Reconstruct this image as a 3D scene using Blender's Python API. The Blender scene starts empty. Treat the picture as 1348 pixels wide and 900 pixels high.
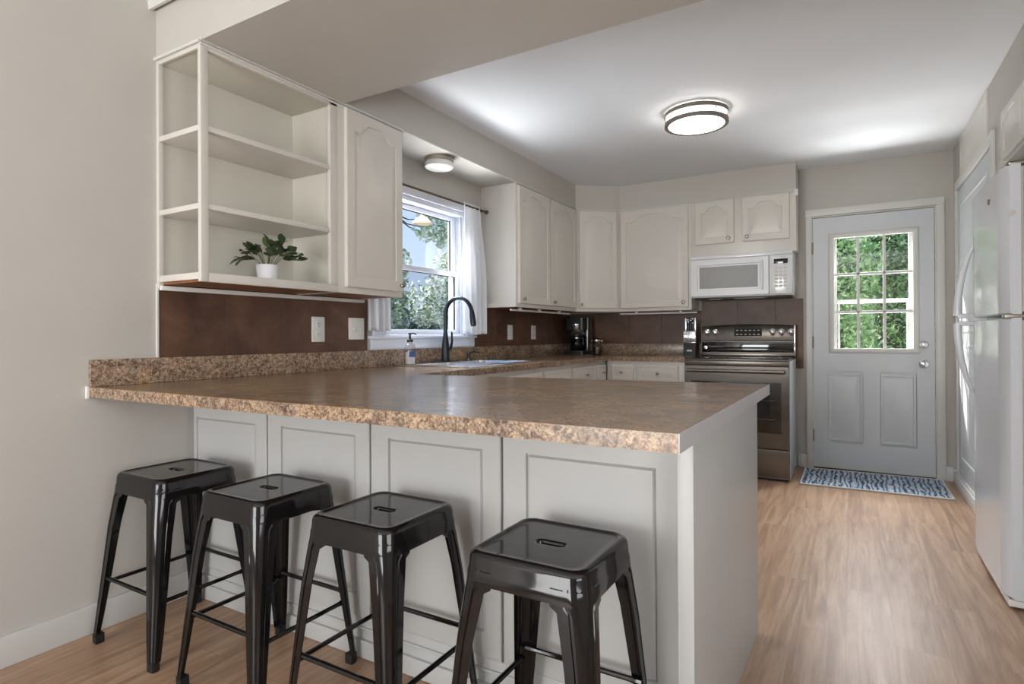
import bpy, bmesh, math, random
from math import sin, cos, pi, radians
from mathutils import Vector, Matrix
random.seed(7)
SC = bpy.context.scene
COL = SC.collection

# ------------------------------------------------------------------ camera
F_PX, CX, CH, YAW, PITCH, ROLL, SY = 764.83, 2.4533, 1.0972, 0.5281, 0.0025, -0.0052, -10.2
def _rot(r, f, w):
    r, w = cos(ROLL)*r - sin(ROLL)*w, sin(ROLL)*r + cos(ROLL)*w
    f, w = cos(PITCH)*f - sin(PITCH)*w, sin(PITCH)*f + cos(PITCH)*w
    return Vector((cos(YAW)*r - sin(YAW)*f, sin(YAW)*r + cos(YAW)*f, w))
cam_d = bpy.data.cameras.new('camera')
cam = bpy.data.objects.new('camera', cam_d); COL.objects.link(cam)
R_, U_, F_ = _rot(1,0,0), _rot(0,0,1), _rot(0,1,0)
cam.matrix_world = Matrix(((R_.x,U_.x,-F_.x,CX),(R_.y,U_.y,-F_.y,0),(R_.z,U_.z,-F_.z,CH),(0,0,0,1)))
cam_d.sensor_width = 36; cam_d.lens = F_PX*36/1348
cam_d.shift_y = SY/1348
cam_d.clip_start = 0.05; cam_d.clip_end = 200
SC.camera = cam

# ------------------------------------------------------------------ exposure, sky, sun, added window lamps
SC.view_settings.view_transform = 'Standard'; SC.view_settings.look = 'None'
SC.view_settings.gamma = 1; SC.view_settings.use_curve_mapping = False
SC.view_settings.exposure = 0.76
SKY_S, SUN_S, ROOM_W, ROOM_SIDE, LAMP_S, DOOR_W, WIN_W, BOUNCE_W, BOUNCE_D = 0.66, 7.0, 86, 40, 8.5, 200, 195, 90, 120
world = bpy.data.worlds.new('sky'); SC.world = world; world.use_nodes = True
nt = world.node_tree; nt.nodes.clear()
wo = nt.nodes.new('ShaderNodeOutputWorld'); bg = nt.nodes.new('ShaderNodeBackground')
tc = nt.nodes.new('ShaderNodeTexCoord'); sp = nt.nodes.new('ShaderNodeSeparateXYZ'); cr = nt.nodes.new('ShaderNodeValToRGB')
nt.links.new(tc.outputs['Generated'], sp.inputs[0]); nt.links.new(sp.outputs['Z'], cr.inputs[0])
cr.color_ramp.elements[0].position = 0.0; cr.color_ramp.elements[0].color = (0.72,0.84,1.0,1)
cr.color_ramp.elements[1].position = 0.42; cr.color_ramp.elements[1].color = (0.33,0.55,0.95,1)
nt.links.new(cr.outputs[0], bg.inputs[0]); bg.inputs[1].default_value = SKY_S
nt.links.new(bg.outputs[0], wo.inputs[0])

def lamp(name, kind, loc, direction, energy, color=(1,1,1), size=None, size_y=None, angle=None):
    l = bpy.data.lights.new(name, kind); l.energy = energy; l.color = color
    if kind == 'AREA':
        l.shape = 'RECTANGLE'; l.size = size; l.size_y = size_y or size
    if angle is not None: l.angle = angle
    o = bpy.data.objects.new(name, l); COL.objects.link(o); o.location = loc
    o.rotation_euler = Vector(direction).to_track_quat('-Z', 'Y').to_euler()
    return o
lamp('sun', 'SUN', (-5,12,8), (1,-1,-0.97), SUN_S, (1.0,0.95,0.87), angle=radians(0.6))
# added area lamps at unseen dining-room openings, tilted up towards beam and ceiling
lamp('rear_window_fill', 'AREA', (1.05,-3.12,1.05), (0,1,0.7), ROOM_W, (1.0,0.995,0.98), 1.8, 1.9)
lamp('side_window_fill', 'AREA', (4.42,-0.9,1.45), (-1,0.15,0.6), ROOM_SIDE, (1.0,0.995,0.985), 2.0, 1.4)
# added low area lamps outside window and door, brightening the ceiling like ground bounce
lamp('bounce_fill_window', 'AREA', (-0.95,3.0,0.35), (1,0,0.6), BOUNCE_W, (0.98,0.99,1.0), 1.5, 1.0)
lamp('bounce_fill_door', 'AREA', (2.6,6.45,0.25), (0,-1,0.62), BOUNCE_D, (0.98,0.99,1.0), 1.2, 0.8)
lamp('door_fill', 'AREA', (2.6,6.45,2.75), (0,-1,-0.95), DOOR_W, (0.97,0.99,1.0), 1.2, 0.9)  # added area lamp over the door, standing in for sky light
lamp('kitchen_window_fill', 'AREA', (-0.95,3.0,2.75), (1,0,-0.85), WIN_W, (0.97,0.99,1.0), 1.4, 0.9)  # sky light stand-in: area lamp added outside, above the view through the window

# ------------------------------------------------------------------ materials
MATS = {}
def new_mat(name):
    m = bpy.data.materials.new(name); m.use_nodes = True
    n = m.node_tree.nodes; b = n['Principled BSDF']; MATS[name] = m
    return m, m.node_tree, b
def s2l(c):
    return tuple((x/255/12.92 if x/255 <= .04045 else ((x/255+.055)/1.055)**2.4) for x in c) + (1,)
def mapping(nt, scale=(1,1,1), rot=(0,0,0)):
    t = nt.nodes.new('ShaderNodeTexCoord'); m = nt.nodes.new('ShaderNodeMapping')
    m.inputs['Scale'].default_value = scale; m.inputs['Rotation'].default_value = rot
    nt.links.new(t.outputs['Object'], m.inputs[0]); return m.outputs[0]
def noise(nt, vec, scale, detail=4, rough=.5, dist=0):
    n = nt.nodes.new('ShaderNodeTexNoise'); n.inputs['Scale'].default_value = scale
    n.inputs['Detail'].default_value = detail; n.inputs['Roughness'].default_value = rough
    n.inputs['Distortion'].default_value = dist
    nt.links.new(vec, n.inputs['Vector']); return n.outputs['Fac']
def ramp(nt, fac, stops, interp='LINEAR'):
    r = nt.nodes.new('ShaderNodeValToRGB'); e = r.color_ramp; e.interpolation = interp
    while len(e.elements) < len(stops): e.elements.new(0.5)
    for el, (p, c) in zip(e.elements, stops): el.position = p; el.color = c if len(c) == 4 else c + (1,)
    nt.links.new(fac, r.inputs[0]); return r.outputs[0]
def mixc(nt, fac, a, b, mode='MIX'):
    m = nt.nodes.new('ShaderNodeMix'); m.data_type = 'RGBA'; m.blend_type = mode
    for sock, v in ((m.inputs[0], fac), (m.inputs[6], a), (m.inputs[7], b)):
        if hasattr(v, 'is_linked'): nt.links.new(v, sock)
        else: sock.default_value = v
    return m.outputs[2]
def bump(nt, b, h, strength=.1, dist=.01):
    n = nt.nodes.new('ShaderNodeBump'); n.inputs['Strength'].default_value = strength
    n.inputs['Distance'].default_value = dist
    nt.links.new(h, n.inputs['Height']); nt.links.new(n.outputs[0], b.inputs['Normal'])
def paint(name, rgb, rough=.5, var=.03, bs=.05, scale=60, spec=.5, metal=0, coat=0, aniso=None):
    m, t, b = new_mat(name); v = mapping(t)
    c = s2l(rgb); lo = tuple(x*(1-var) for x in c[:3])+(1,); hi = tuple(min(1,x*(1+var)) for x in c[:3])+(1,)
    n = noise(t, v, scale/20, 3)
    t.links.new(ramp(t, n, [(.3, lo), (.7, hi)]), b.inputs['Base Color'])
    b.inputs['Roughness'].default_value = rough; b.inputs['Metallic'].default_value = metal
    b.inputs['Specular IOR Level'].default_value = spec; b.inputs['Coat Weight'].default_value = coat
    if bs:
        v2 = mapping(t, aniso) if aniso else v
        bump(t, b, noise(t, v2, scale*3, 3), bs, .002)
    return m
paint('wall_paint', (189,185,178), .6, .02, .12, 60)
paint('ceiling_paint', (226,228,231), .8, .015, .25, 50)
paint('trim_paint', (212,211,207), .35, .01, .03)
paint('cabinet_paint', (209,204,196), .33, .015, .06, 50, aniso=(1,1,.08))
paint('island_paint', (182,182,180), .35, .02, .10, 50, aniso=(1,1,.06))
paint('end_grey', (172,170,170), .3, .03, .05)
paint('ring_nickel', (120,114,106), .5, .03, 0, metal=.4)
paint('cabinet_inside', (203,199,188), .45, .015, .03)
paint('door_paint', (203,207,210), .38, .01, .03)
paint('appliance_white', (224,226,228), .16, .01, .01, spec=.5, coat=.3)
paint('fridge_white', (220,224,230), .2, .01, .25, 90, coat=.3)
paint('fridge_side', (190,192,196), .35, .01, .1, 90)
paint('plastic_white', (226,225,220), .35, .01, 0)
paint('vinyl_white', (218,222,232), .35, .01, 0)
paint('nickel', (158,150,140), .3, .03, 0, metal=1)
paint('chrome', (205,205,205), .12, .02, 0, metal=1)
paint('steel_bright', (222,228,236), .2, .03, .02, metal=1)
paint('slate_steel', (118,112,106), .27, .03, .04, 80, metal=.85, aniso=(.03,1,1))
paint('range_side', (176,182,188), .4, .02, 0)
paint('black_gloss', (9,9,11), .06, .05, 0, coat=1)
paint('black_glass', (10,11,14), .05, .02, 0, coat=.6)
paint('black_plastic', (20,21,23), .35, .05, .02)
paint('rubber', (16,16,16), .7, .05, .05)
paint('faucet_black', (28,34,42), .32, .08, .02, metal=.4)
paint('keypad_grey', (205,203,196), .5, .02, 0)
paint('bronze', (84,70,56), .35, .05, 0, metal=.8)
paint('soil', (60,45,34), .9, .3, .3)
paint('stem_green', (84,96,60), .6, .1, 0)
paint('ceramic_white', (226,226,230), .45, .01, .05)
paint('concrete', (150,146,138), .9, .1, .3, 30)
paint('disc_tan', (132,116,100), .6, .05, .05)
paint('label_blue', (40,70,130), .5, .1, 0)
paint('groove_dark', (30,28,26), .8, .05, 0)

# stool lacquer: glossy black with a faint brown cast
m, t, b = new_mat('stool_black'); v = mapping(t)
t.links.new(ramp(t, noise(t, v, 5, 2), [(.3, (.0055,.005,.005)), (.7, (.010,.0085,.0085))]), b.inputs['Base Color'])
b.inputs['Roughness'].default_value = .09; b.inputs['Specular IOR Level'].default_value = .33; b.inputs['Coat Weight'].default_value = .15; b.inputs['Coat Roughness'].default_value = .04
bump(t, b, noise(t, v, 14, 2), .06, .01)

# floor planks
m, t, b = new_mat('floor_planks')
tcn = t.nodes.new('ShaderNodeTexCoord'); mp = t.nodes.new('ShaderNodeMapping'); mp.inputs['Rotation'].default_value = (0,0,pi/2)
t.links.new(tcn.outputs['Object'], mp.inputs[0])
br = t.nodes.new('ShaderNodeTexBrick'); br.inputs['Scale'].default_value = 1
br.inputs['Brick Width'].default_value = 1.22; br.inputs['Row Height'].default_value = .152
br.inputs['Mortar Size'].default_value = .0011; br.inputs['Mortar Smooth'].default_value = .3; br.offset = .37; br.inputs['Bias'].default_value = 0
br.inputs['Color1'].default_value = (0,0,0,1); br.inputs['Color2'].default_value = (1,1,1,1); br.inputs['Mortar'].default_value = (.4,.4,.4,1)
t.links.new(mp.outputs[0], br.inputs['Vector'])
sepc = t.nodes.new('ShaderNodeSeparateColor'); t.links.new(br.outputs['Color'], sepc.inputs[0])
# per-plank offset of the grain
comb = t.nodes.new('ShaderNodeCombineXYZ'); mul = t.nodes.new('ShaderNodeMath'); mul.operation = 'MULTIPLY'; mul.inputs[1].default_value = 17.0
t.links.new(sepc.outputs[0], mul.inputs[0]); t.links.new(mul.outputs[0], comb.inputs[0]); t.links.new(mul.outputs[0], comb.inputs[2])
add = t.nodes.new('ShaderNodeVectorMath'); add.operation = 'ADD'
t.links.new(tcn.outputs['Object'], add.inputs[0]); t.links.new(comb.outputs[0], add.inputs[1])
mp2 = t.nodes.new('ShaderNodeMapping'); mp2.inputs['Scale'].default_value = (9, .55, 1); t.links.new(add.outputs[0], mp2.inputs[0])
mp3 = t.nodes.new('ShaderNodeMapping'); mp3.inputs['Scale'].default_value = (75, 3.0, 1); t.links.new(add.outputs[0], mp3.inputs[0])
g1 = noise(t, mp2.outputs[0], 1.6, 6, .62, 1.6); g2 = noise(t, mp3.outputs[0], 2.2, 4, .6, .4)
c1 = ramp(t, g1, [(.28, s2l((126,98,76))), (.45, s2l((158,126,100))), (.6, s2l((178,148,122))), (.78, s2l((146,116,92)))])
c2 = ramp(t, g2, [(.33, (.70,.66,.62)), (.47, (1,1,1)), (.60, (1.0,1.0,1.0)), (.72, (1.22,1.22,1.22))])
cc = mixc(t, .75, c1, c2, 'MULTIPLY')
pl = ramp(t, sepc.outputs[0], [(0, (.93,.92,.91)), (1, (1.05,1.045,1.04))])
cc = mixc(t, 1.0, cc, pl, 'MULTIPLY')
sc_ = t.nodes.new('ShaderNodeMath'); sc_.operation = 'MULTIPLY'; sc_.inputs[1].default_value = .45; t.links.new(br.outputs['Fac'], sc_.inputs[0])
cc = mixc(t, sc_.outputs[0], cc, s2l((96,72,54)))
t.links.new(cc, b.inputs['Base Color']); b.inputs['Roughness'].default_value = .36
bump(t, b, g2, .12, .003)

# speckled laminate
def laminate(name, cols, bigs):
    m, t, b = new_mat(name); v = mapping(t)
    a = noise(t, v, 72, 6, .72, .9); c = noise(t, v, 9, 4, .6, .8); e = noise(t, v, 190, 3, .6)
    col = ramp(t, a, cols)
    col = mixc(t, .85, col, ramp(t, c, bigs), 'MULTIPLY')
    col = mixc(t, .7, col, ramp(t, e, [(.38, (.42,.4,.4)), (.5, (1,1,1)), (.68, (1.25,1.2,1.15))]), 'MULTIPLY')
    t.links.new(col, b.inputs['Base Color']); b.inputs['Roughness'].default_value = .22
    bump(t, b, e, .03, .001)
laminate('laminate_edge', [(.30, s2l((62,50,45))), (.42, s2l((112,94,80))), (.50, s2l((150,128,108))), (.60, s2l((186,168,148))), (.72, s2l((144,108,74)))],
         [(.32, (.55,.52,.53)), (.5, (.92,.87,.82)), (.68, (1.12,1.0,.86))])
laminate('laminate_top', [(.32, s2l((92,70,58))), (.45, s2l((140,116,94))), (.55, s2l((166,144,120))), (.7, s2l((142,112,82)))],
         [(.38, (.60,.58,.58)), (.5, (.95,.91,.87)), (.62, (1.12,1.04,.94))])

# dark brown backsplash tile
m, t, b = new_mat('brown_tile'); v = mapping(t)
col = ramp(t, noise(t, v, 5, 6, .62, .5), [(.3, s2l((68,47,37))), (.5, s2l((94,66,50))), (.7, s2l((112,82,64)))])
t.links.new(col, b.inputs['Base Color']); b.inputs['Roughness'].default_value = .42; bump(t, b, noise(t, v, 60, 4), .12, .003)
# wooden underside
m, t, b = new_mat('raw_wood'); v = mapping(t, (30,2,2))
t.links.new(ramp(t, noise(t, v, 1.5, 5, .6, .5), [(.3, s2l((118,74,44))), (.7, s2l((160,106,66)))]), b.inputs['Base Color']); b.inputs['Roughness'].default_value = .55
# glass
def glass(name, tint=(1,1,1,1), refl=.08):
    m = bpy.data.materials.new(name); m.use_nodes = True; t = m.node_tree; t.nodes.clear(); MATS[name] = m
    o = t.nodes.new('ShaderNodeOutputMaterial'); tr = t.nodes.new('ShaderNodeBsdfTransparent'); gl = t.nodes.new('ShaderNodeBsdfGlossy')
    gl.inputs['Roughness'].default_value = .02; tr.inputs[0].default_value = tint
    lw = t.nodes.new('ShaderNodeLayerWeight'); lw.inputs[0].default_value = .5
    pw = t.nodes.new('ShaderNodeMath'); pw.operation = 'POWER'; pw.inputs[1].default_value = 4; t.links.new(lw.outputs['Facing'], pw.inputs[0])
    fr = t.nodes.new('ShaderNodeMath'); fr.operation = 'MULTIPLY_ADD'; fr.inputs[1].default_value = .5; fr.inputs[2].default_value = .025; t.links.new(pw.outputs[0], fr.inputs[0])
    mx = t.nodes.new('ShaderNodeMixShader'); t.links.new(fr.outputs[0], mx.inputs[0]); t.links.new(tr.outputs[0], mx.inputs[1]); t.links.new(gl.outputs[0], mx.inputs[2])
    t.links.new(mx.outputs[0], o.inputs[0])
glass('window_glass'); glass('screen_glass', (.80,.82,.84,1)); glass('jar_glass', (.86,.84,.84,1)); glass('carafe_glass', (.35,.35,.37,1))
# thin cloth
m = bpy.data.materials.new('curtain_cloth'); m.use_nodes = True; t = m.node_tree; t.nodes.clear(); MATS['curtain_cloth'] = m
o = t.nodes.new('ShaderNodeOutputMaterial'); df = t.nodes.new('ShaderNodeBsdfDiffuse'); tl = t.nodes.new('ShaderNodeBsdfTranslucent'); tp = t.nodes.new('ShaderNodeBsdfTransparent')
v = mapping(t, (1,1,1)); wv = noise(t, v, 300, 2)
cl = ramp(t, wv, [(.3, s2l((232,233,236))), (.7, s2l((244,245,248)))]); t.links.new(cl, df.inputs[0]); t.links.new(cl, tl.inputs[0])
m1 = t.nodes.new('ShaderNodeMixShader'); m1.inputs[0].default_value = .35; t.links.new(df.outputs[0], m1.inputs[1]); t.links.new(tl.outputs[0], m1.inputs[2])
m2 = t.nodes.new('ShaderNodeMixShader'); m2.inputs[0].default_value = .10; t.links.new(m1.outputs[0], m2.inputs[1]); t.links.new(tp.outputs[0], m2.inputs[2])
t.links.new(m2.outputs[0], o.inputs[0])
# lamp glass
def emit(name, col, s):
    m, t, b = new_mat(name); b.inputs['Base Color'].default_value = (.9,.9,.9,1); b.inputs['Roughness'].default_value = .4
    b.inputs['Emission Color'].default_value = col; b.inputs['Emission Strength'].default_value = s
emit('lamp_diffuser', (1,.965,.92,1), LAMP_S)
paint('frosted_glass', (222,222,218), .35, .01, 0)
# leaves
def leafmat(name, cols, rough=.5, trans=.25):
    m, t, b = new_mat(name); g = t.nodes.new('ShaderNodeNewGeometry')
    c = ramp(t, g.outputs['Random Per Island'], cols)
    t.links.new(c, b.inputs['Base Color']); b.inputs['Roughness'].default_value = rough
    tl = t.nodes.new('ShaderNodeBsdfTranslucent'); t.links.new(c, tl.inputs[0])
    mx = t.nodes.new('ShaderNodeMixShader'); mx.inputs[0].default_value = trans
    out = t.nodes['Material Output']; t.links.new(b.outputs[0], mx.inputs[1]); t.links.new(tl.outputs[0], mx.inputs[2]); t.links.new(mx.outputs[0], out.inputs[0])
leafmat('leaf_potted', [(0, s2l((40,56,38))), (.6, s2l((66,84,58))), (1, s2l((96,108,66)))], .4, .1)
leafmat('leaf_hedge', [(0, s2l((92,136,92))), (.5, s2l((150,190,120))), (.8, s2l((186,212,150))), (1, s2l((226,234,214)))], .5, .4)
leafmat('leaf_tree', [(0, s2l((110,130,100))), (.35, s2l((160,178,146))), (.6, s2l((222,228,218))), (1, s2l((250,250,250)))], .5, .45)  # near-white stops paint bright sky glints into the leaf colour
leafmat('leaf_dark', [(0, s2l((110,122,104))), (.5, s2l((150,160,140))), (1, s2l((206,210,200)))], .5, .35)
paint('bark', (96,80,66), .9, .2, .4)
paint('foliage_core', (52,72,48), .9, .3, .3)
paint('grass_ground', (104,124,78), .95, .25, .3, 30)
# rug
m, t, b = new_mat('rug_weave'); v = mapping(t)
wv = t.nodes.new('ShaderNodeTexWave'); wv.wave_type = 'BANDS'; wv.bands_direction = 'X'; wv.inputs['Scale'].default_value = 9.5
wv.inputs['Distortion'].default_value = 9; wv.inputs['Detail'].default_value = 3; wv.inputs['Detail Scale'].default_value = 1.6; wv.inputs['Detail Roughness'].default_value = .65
t.links.new(mapping(t, (1,.32,1)), wv.inputs['Vector']); w = wv.outputs['Fac']; w3 = noise(t, mapping(t, (28, 9, 1)), 1.2, 3, .6, .4); w2 = noise(t, v, 110, 2)
col = ramp(t, w, [(.0, s2l((38,52,80))), (.22, s2l((84,108,142))), (.42, s2l((176,192,210))), (1, s2l((206,212,216)))])
col = mixc(t, ramp(t, w3, [(.48, (0,0,0)), (.62, (.6,.6,.6))]), col, s2l((120,146,180)))
t.links.new(mixc(t, .5, col, ramp(t, w2, [(.35, (.62,.62,.64)), (.6, (1.1,1.1,1.1))]), 'MULTIPLY'), b.inputs['Base Color']); b.inputs['Roughness'].default_value = .9
bump(t, b, w, .6, .01)
paint('rug_binding', (214,214,210), .8, .03, .2)
# microwave window mesh
m, t, b = new_mat('microwave_window'); v = mapping(t)
t.links.new(ramp(t, noise(t, v, 300, 1), [(.4, s2l((150,150,148))), (.6, s2l((168,168,166)))]), b.inputs['Base Color']); b.inputs['Roughness'].default_value = .45

# ------------------------------------------------------------------ mesh helpers
def root_of(o):
    while o.parent: o = o.parent
    return o
class B:
    def __init__(s): s.bm = bmesh.new()
    def box(s, x0, x1, y0, y1, z0, z1, bev=0, seg=2, mat=None):
        t = bmesh.new(); bmesh.ops.create_cube(t, size=1)
        for v in t.verts: v.co = Vector(((x0+x1)/2 + v.co.x*(x1-x0), (y0+y1)/2 + v.co.y*(y1-y0), (z0+z1)/2 + v.co.z*(z1-z0)))
        if bev: bmesh.ops.bevel(t, geom=t.edges[:], offset=bev, segments=seg, profile=.6, affect='EDGES')
        return s.merge(t, mat)
    def merge(s, t, mat=None):
        if mat: bmesh.ops.transform(t, matrix=mat, verts=t.verts[:])
        me = bpy.data.meshes.new('tmp'); t.to_mesh(me); t.free(); s.bm.from_mesh(me); bpy.data.meshes.remove(me); return s
    def prism(s, pts, z0, z1, bev=0):
        t = bmesh.new(); vs = [t.verts.new((p[0], p[1], z0)) for p in pts]; f = t.faces.new(vs)
        r = bmesh.ops.extrude_face_region(t, geom=[f])
        for g in r['geom']:
            if isinstance(g, bmesh.types.BMVert): g.co.z = z1
        bmesh.ops.recalc_face_normals(t, faces=t.faces[:])
        if bev: bmesh.ops.bevel(t, geom=t.edges[:], offset=bev, segments=2, profile=.6, affect='EDGES')
        return s.merge(t)
    def rings(s, rings, cap0=False, cap1=True, closed=True, loop=False):
        bm = s.bm; vs = [[bm.verts.new(p) for p in r] for r in rings]; n = len(rings[0])
        pairs = list(zip(vs, vs[1:])) + ([(vs[-1], vs[0])] if loop else [])
        for a, b2 in pairs:
            for i in range(n if closed else n-1):
                j = (i+1) % n; bm.faces.new((a[i], a[j], b2[j], b2[i]))
        if cap0: bm.faces.new(list(reversed(vs[0])))
        if cap1: bm.faces.new(vs[-1])
        return s
    def lathe(s, c, prof, n=24, axis='z', cap0=True, cap1=True):
        rr = []
        for r, h in prof:
            ring = []
            for i in range(n):
                a = 2*pi*i/n; p = (r*cos(a), r*sin(a), h)
                if axis == 'x': p = (h, r*cos(a), r*sin(a))
                if axis == 'y': p = (r*sin(a), h, r*cos(a))
                ring.append((c[0]+p[0], c[1]+p[1], c[2]+p[2]))
            rr.append(ring)
        return s.rings(rr, cap0, cap1)
    def tube(s, pts, r, n=10, radii=None):
        pts = [Vector(p) for p in pts]; rr = []; prev = None
        for i, p in enumerate(pts):
            d = (pts[min(i+1, len(pts)-1)] - pts[max(i-1, 0)]).normalized()
            if prev is None:
                a = Vector((0,0,1)) if abs(d.z) < .9 else Vector((1,0,0)); u = d.cross(a).normalized()
            else: u = (prev - d*prev.dot(d)).normalized()
            prev = u; w = d.cross(u); q = radii[i] if radii else r
            rr.append([tuple(p + u*q*cos(2*pi*k/n) + w*q*sin(2*pi*k/n)) for k in range(n)])
        return s.rings(rr, True, True)
    def build(s, name, mat, parent=None, smooth=True, ang=35):
        bmesh.ops.recalc_face_normals(s.bm, faces=s.bm.faces[:])
        me = bpy.data.meshes.new(name); o = bpy.data.objects.new(name, me); COL.objects.link(o)
        if parent is not None:
            o.parent = parent; off = Vector(root_of(parent).location)
            for v in s.bm.verts: v.co -= off
        s.bm.to_mesh(me); s.bm.free()
        if smooth:
            me.polygons.foreach_set('use_smooth', [True]*len(me.polygons)); me.set_sharp_from_angle(angle=radians(ang))
        me.materials.append(MATS[mat]); return o
def thing(name, label, cat, loc, group=None):
    o = bpy.data.objects.new(name, None); COL.objects.link(o); o.location = loc; o.empty_display_size = .05
    o['label'] = label; o['category'] = cat
    if group: o['group'] = group
    return o
def tag(o, label, cat, group=None):
    o['label'] = label; o['category'] = cat
    if group: o['group'] = group
    return o
def struct(o): o['kind'] = 'structure'; return o
def sempty(name, loc):
    o = bpy.data.objects.new(name, None); COL.objects.link(o); o.location = loc; o['kind'] = 'structure'; return o
def wallbox(name, mat, boxes):
    b = B()
    for x in boxes: b.box(*x)
    return struct(b.build(name, mat, smooth=False))

# framed panel (door, drawer front, bay): local frame O + u*a + z*h + n*d
def arch(t, rise):
    if t < .10 or t > .90: return 0
    q = (t-.10)/.80
    return (rise*(.8*(lambda k: k*k*(3-2*k))(min(1,min(q,1-q)/.30))+.2*sin(pi*q))) if rise else 0
def panel(b, O, u, n, w, h, rails, depth=.019, rise=0, raised=True, lip=.003, K=28, gd=.006, gw=.008, rw=.020):
    O, u, n = Vector(O), Vector(u), Vector(n); Z = Vector((0,0,1)); rl, rr_, rb, rt = rails
    def ring(x0, x1, z0, z1, d, rs):
        P = []
        for i in range(K): P.append((x0+(x1-x0)*i/K, z0))
        for i in range(6): P.append((x1, z0+(z1-z0)*i/6))
        for i in range(K): tt = 1-i/K; P.append((x0+(x1-x0)*tt, z1+arch(tt, rs)))
        for i in range(6): P.append((x0, z1-(z1-z0)*i/6))
        return [tuple(O+u*a+Z*c+n*d) for a, c in P]
    R = [ring(0, w, 0, h, 0, 0), ring(0, w, 0, h, depth-lip, 0), ring(lip, w-lip, lip, h-lip, depth, 0)]
    X0, X1, Z0, Z1 = rl, w-rr_, rb, h-rt-rise
    R += [ring(X0, X1, Z0, Z1, depth, rise), ring(X0+.002, X1-.002, Z0+.002, Z1-.002, depth-gd, rise),
          ring(X0+gw, X1-gw, Z0+gw, Z1-gw, depth-gd, rise)]
    if raised: R += [ring(X0+gw+rw, X1-gw-rw, Z0+gw+rw, Z1-gw-rw, depth-.0005, rise*.97)]
    b.rings(R, True, True); return b
def knob(parent, c, n, r=.0145, mat='nickel', name='knob'):
    # lathe along n (axis x or y)
    ax = 'x' if abs(n[0]) > .6 else 'y'; sg = (n[0] if ax == 'x' else n[1]); sg = 1 if sg > 0 else -1
    prof = [(r*.45, 0), (r*.38, .012*sg), (r*.8, .016*sg), (r, .021*sg), (r*.85, .026*sg), (r*.4, .028*sg)]
    return B().lathe(c, prof, 16, ax).build(name, mat, parent)

XW, YB, ZC, ZT, ZB = 3.118, 5.376, 2.46, 2.238, 1.312
# ================================================================== ROOM SHELL
struct(B().box(-.15, 5.2, -4.0, 5.52, -.06, 0).build('floor', 'floor_planks', smooth=False))
wallbox('ceiling', 'ceiling_paint', [(-.15, 5.2, -4.0, 5.52, ZC, ZC+.08)])
# left wall with the window opening
WY0, WY1, WZ0, WZ1 = 2.64, 3.52, 1.10, 2.0
wallbox('wall_left', 'wall_paint', [(-.14, 0, -4.0, WY0, 0, ZC), (-.14, 0, WY1, YB+.14, 0, ZC), (-.14, 0, WY0, WY1, 0, WZ0), (-.14, 0, WY0, WY1, WZ1, ZC)])
# back wall with the door opening
wallbox('wall_back', 'wall_paint', [(0, 2.178, YB, YB+.14, 0, ZC), (3.008, XW+.1, YB, YB+.14, 0, ZC), (2.178, 3.008, YB, YB+.14, 2.056, ZC)])
# right wall: pantry door opening and refrigerator recess
AY0, AY1 = 2.86, 3.737
PY0, PY1, PZ = 3.99, 5.175, 2.115
wallbox('wall_right', 'wall_paint', [(XW, XW+.1, PY1, YB, 0, ZC), (XW, XW+.1, AY1, PY0, 0, ZC), (XW, XW+.1, PY0, PY1, PZ, ZC),
    (XW, XW+.1, AY0, AY1, 2.20, ZC), (XW, XW+.9, 1.32, AY0, 0, ZC),
    (XW+.1, XW+.8, AY1, AY1+.06, 0, ZC), (XW+.75, XW+.85, AY0, AY1, 0, ZC), (XW+.1, XW+.75, AY0, AY1, 2.36, ZC)])
wallbox('wall_dining', 'wall_paint', [(XW+.9, 5.0, 1.32, 1.42, 0, ZC)])
# dining room walls behind the camera with a tall opening, enlarged to light the beam, and a window opening
wallbox('wall_rear', 'wall_paint', [(0, .1, -3.3, -3.2, 0, ZC), (2.0, 4.6, -3.3, -3.2, 0, ZC), (.1, 2.0, -3.3, -3.2, 0, .05), (.1, 2.0, -3.3, -3.2, 2.2, ZC)])
wallbox('wall_far', 'wall_paint', [(4.5, 4.6, -3.2, -2.0, 0, ZC), (4.5, 4.6, .2, 1.32, 0, ZC), (4.5, 4.6, -2.0, .2, 0, .7), (4.5, 4.6, -2.0, .2, 2.2, ZC)])
# dropped beam between the rooms and soffit above the cabinets
bm_ = B(); bm_.prism([(0,1.323),(4.5,1.323),(4.5,2.045),(.3,2.045),(0,2.045)], ZT, ZC+.002)
struct(bm_.build('wall_beam', 'wall_paint', smooth=False))
SF = [(0,2.045),(.305,2.045),(.305,4.835),(.622,5.104),(2.083,5.104),(2.083,YB),(0,YB)]
struct(B().prism(SF, ZT, ZC+.002).build('wall_soffit', 'wall_paint', smooth=False))
# small bead moulding where cabinets meet the soffit
b = B()
for zz, rr in ((ZT+.002, .006), (ZT-.014, .005)):
    b.tube([(.310,1.318,zz),(.310,2.48,zz)], rr, 8)
    b.tube([(.309,2.48,ZT+.001),(.309,3.744,ZT+.001)], rr*.7, 8) if zz > ZT else None
    b.tube([(.309,3.744,zz),(.309,4.835,zz),(.625,5.100,zz),(2.083,5.100,zz)], rr*.7, 8)
b.tube([(0.0,1.316,ZT-.004),(.31,1.316,ZT-.004)], .006, 8)
b.box(2.070, 2.10, 5.085, 5.112, 2.19, ZT+.006, .004)
struct(b.build('trim_1', 'trim_paint'))
# crown moulding of the dining room on the beam
b = B()
pr = [(0,0),(.0,-.012),(.012,-.022),(.022,-.05),(.034,-.062),(.06,-.066),(.066,0)]
b.rings([[(0.0,1.323-p[0]*.5,ZC+p[1]*.5) for p in pr], [(4.5,1.323-p[0]*.5,ZC+p[1]*.5) for p in pr]], True, True)
struct(b.build('trim_2', 'trim_paint'))
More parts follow.
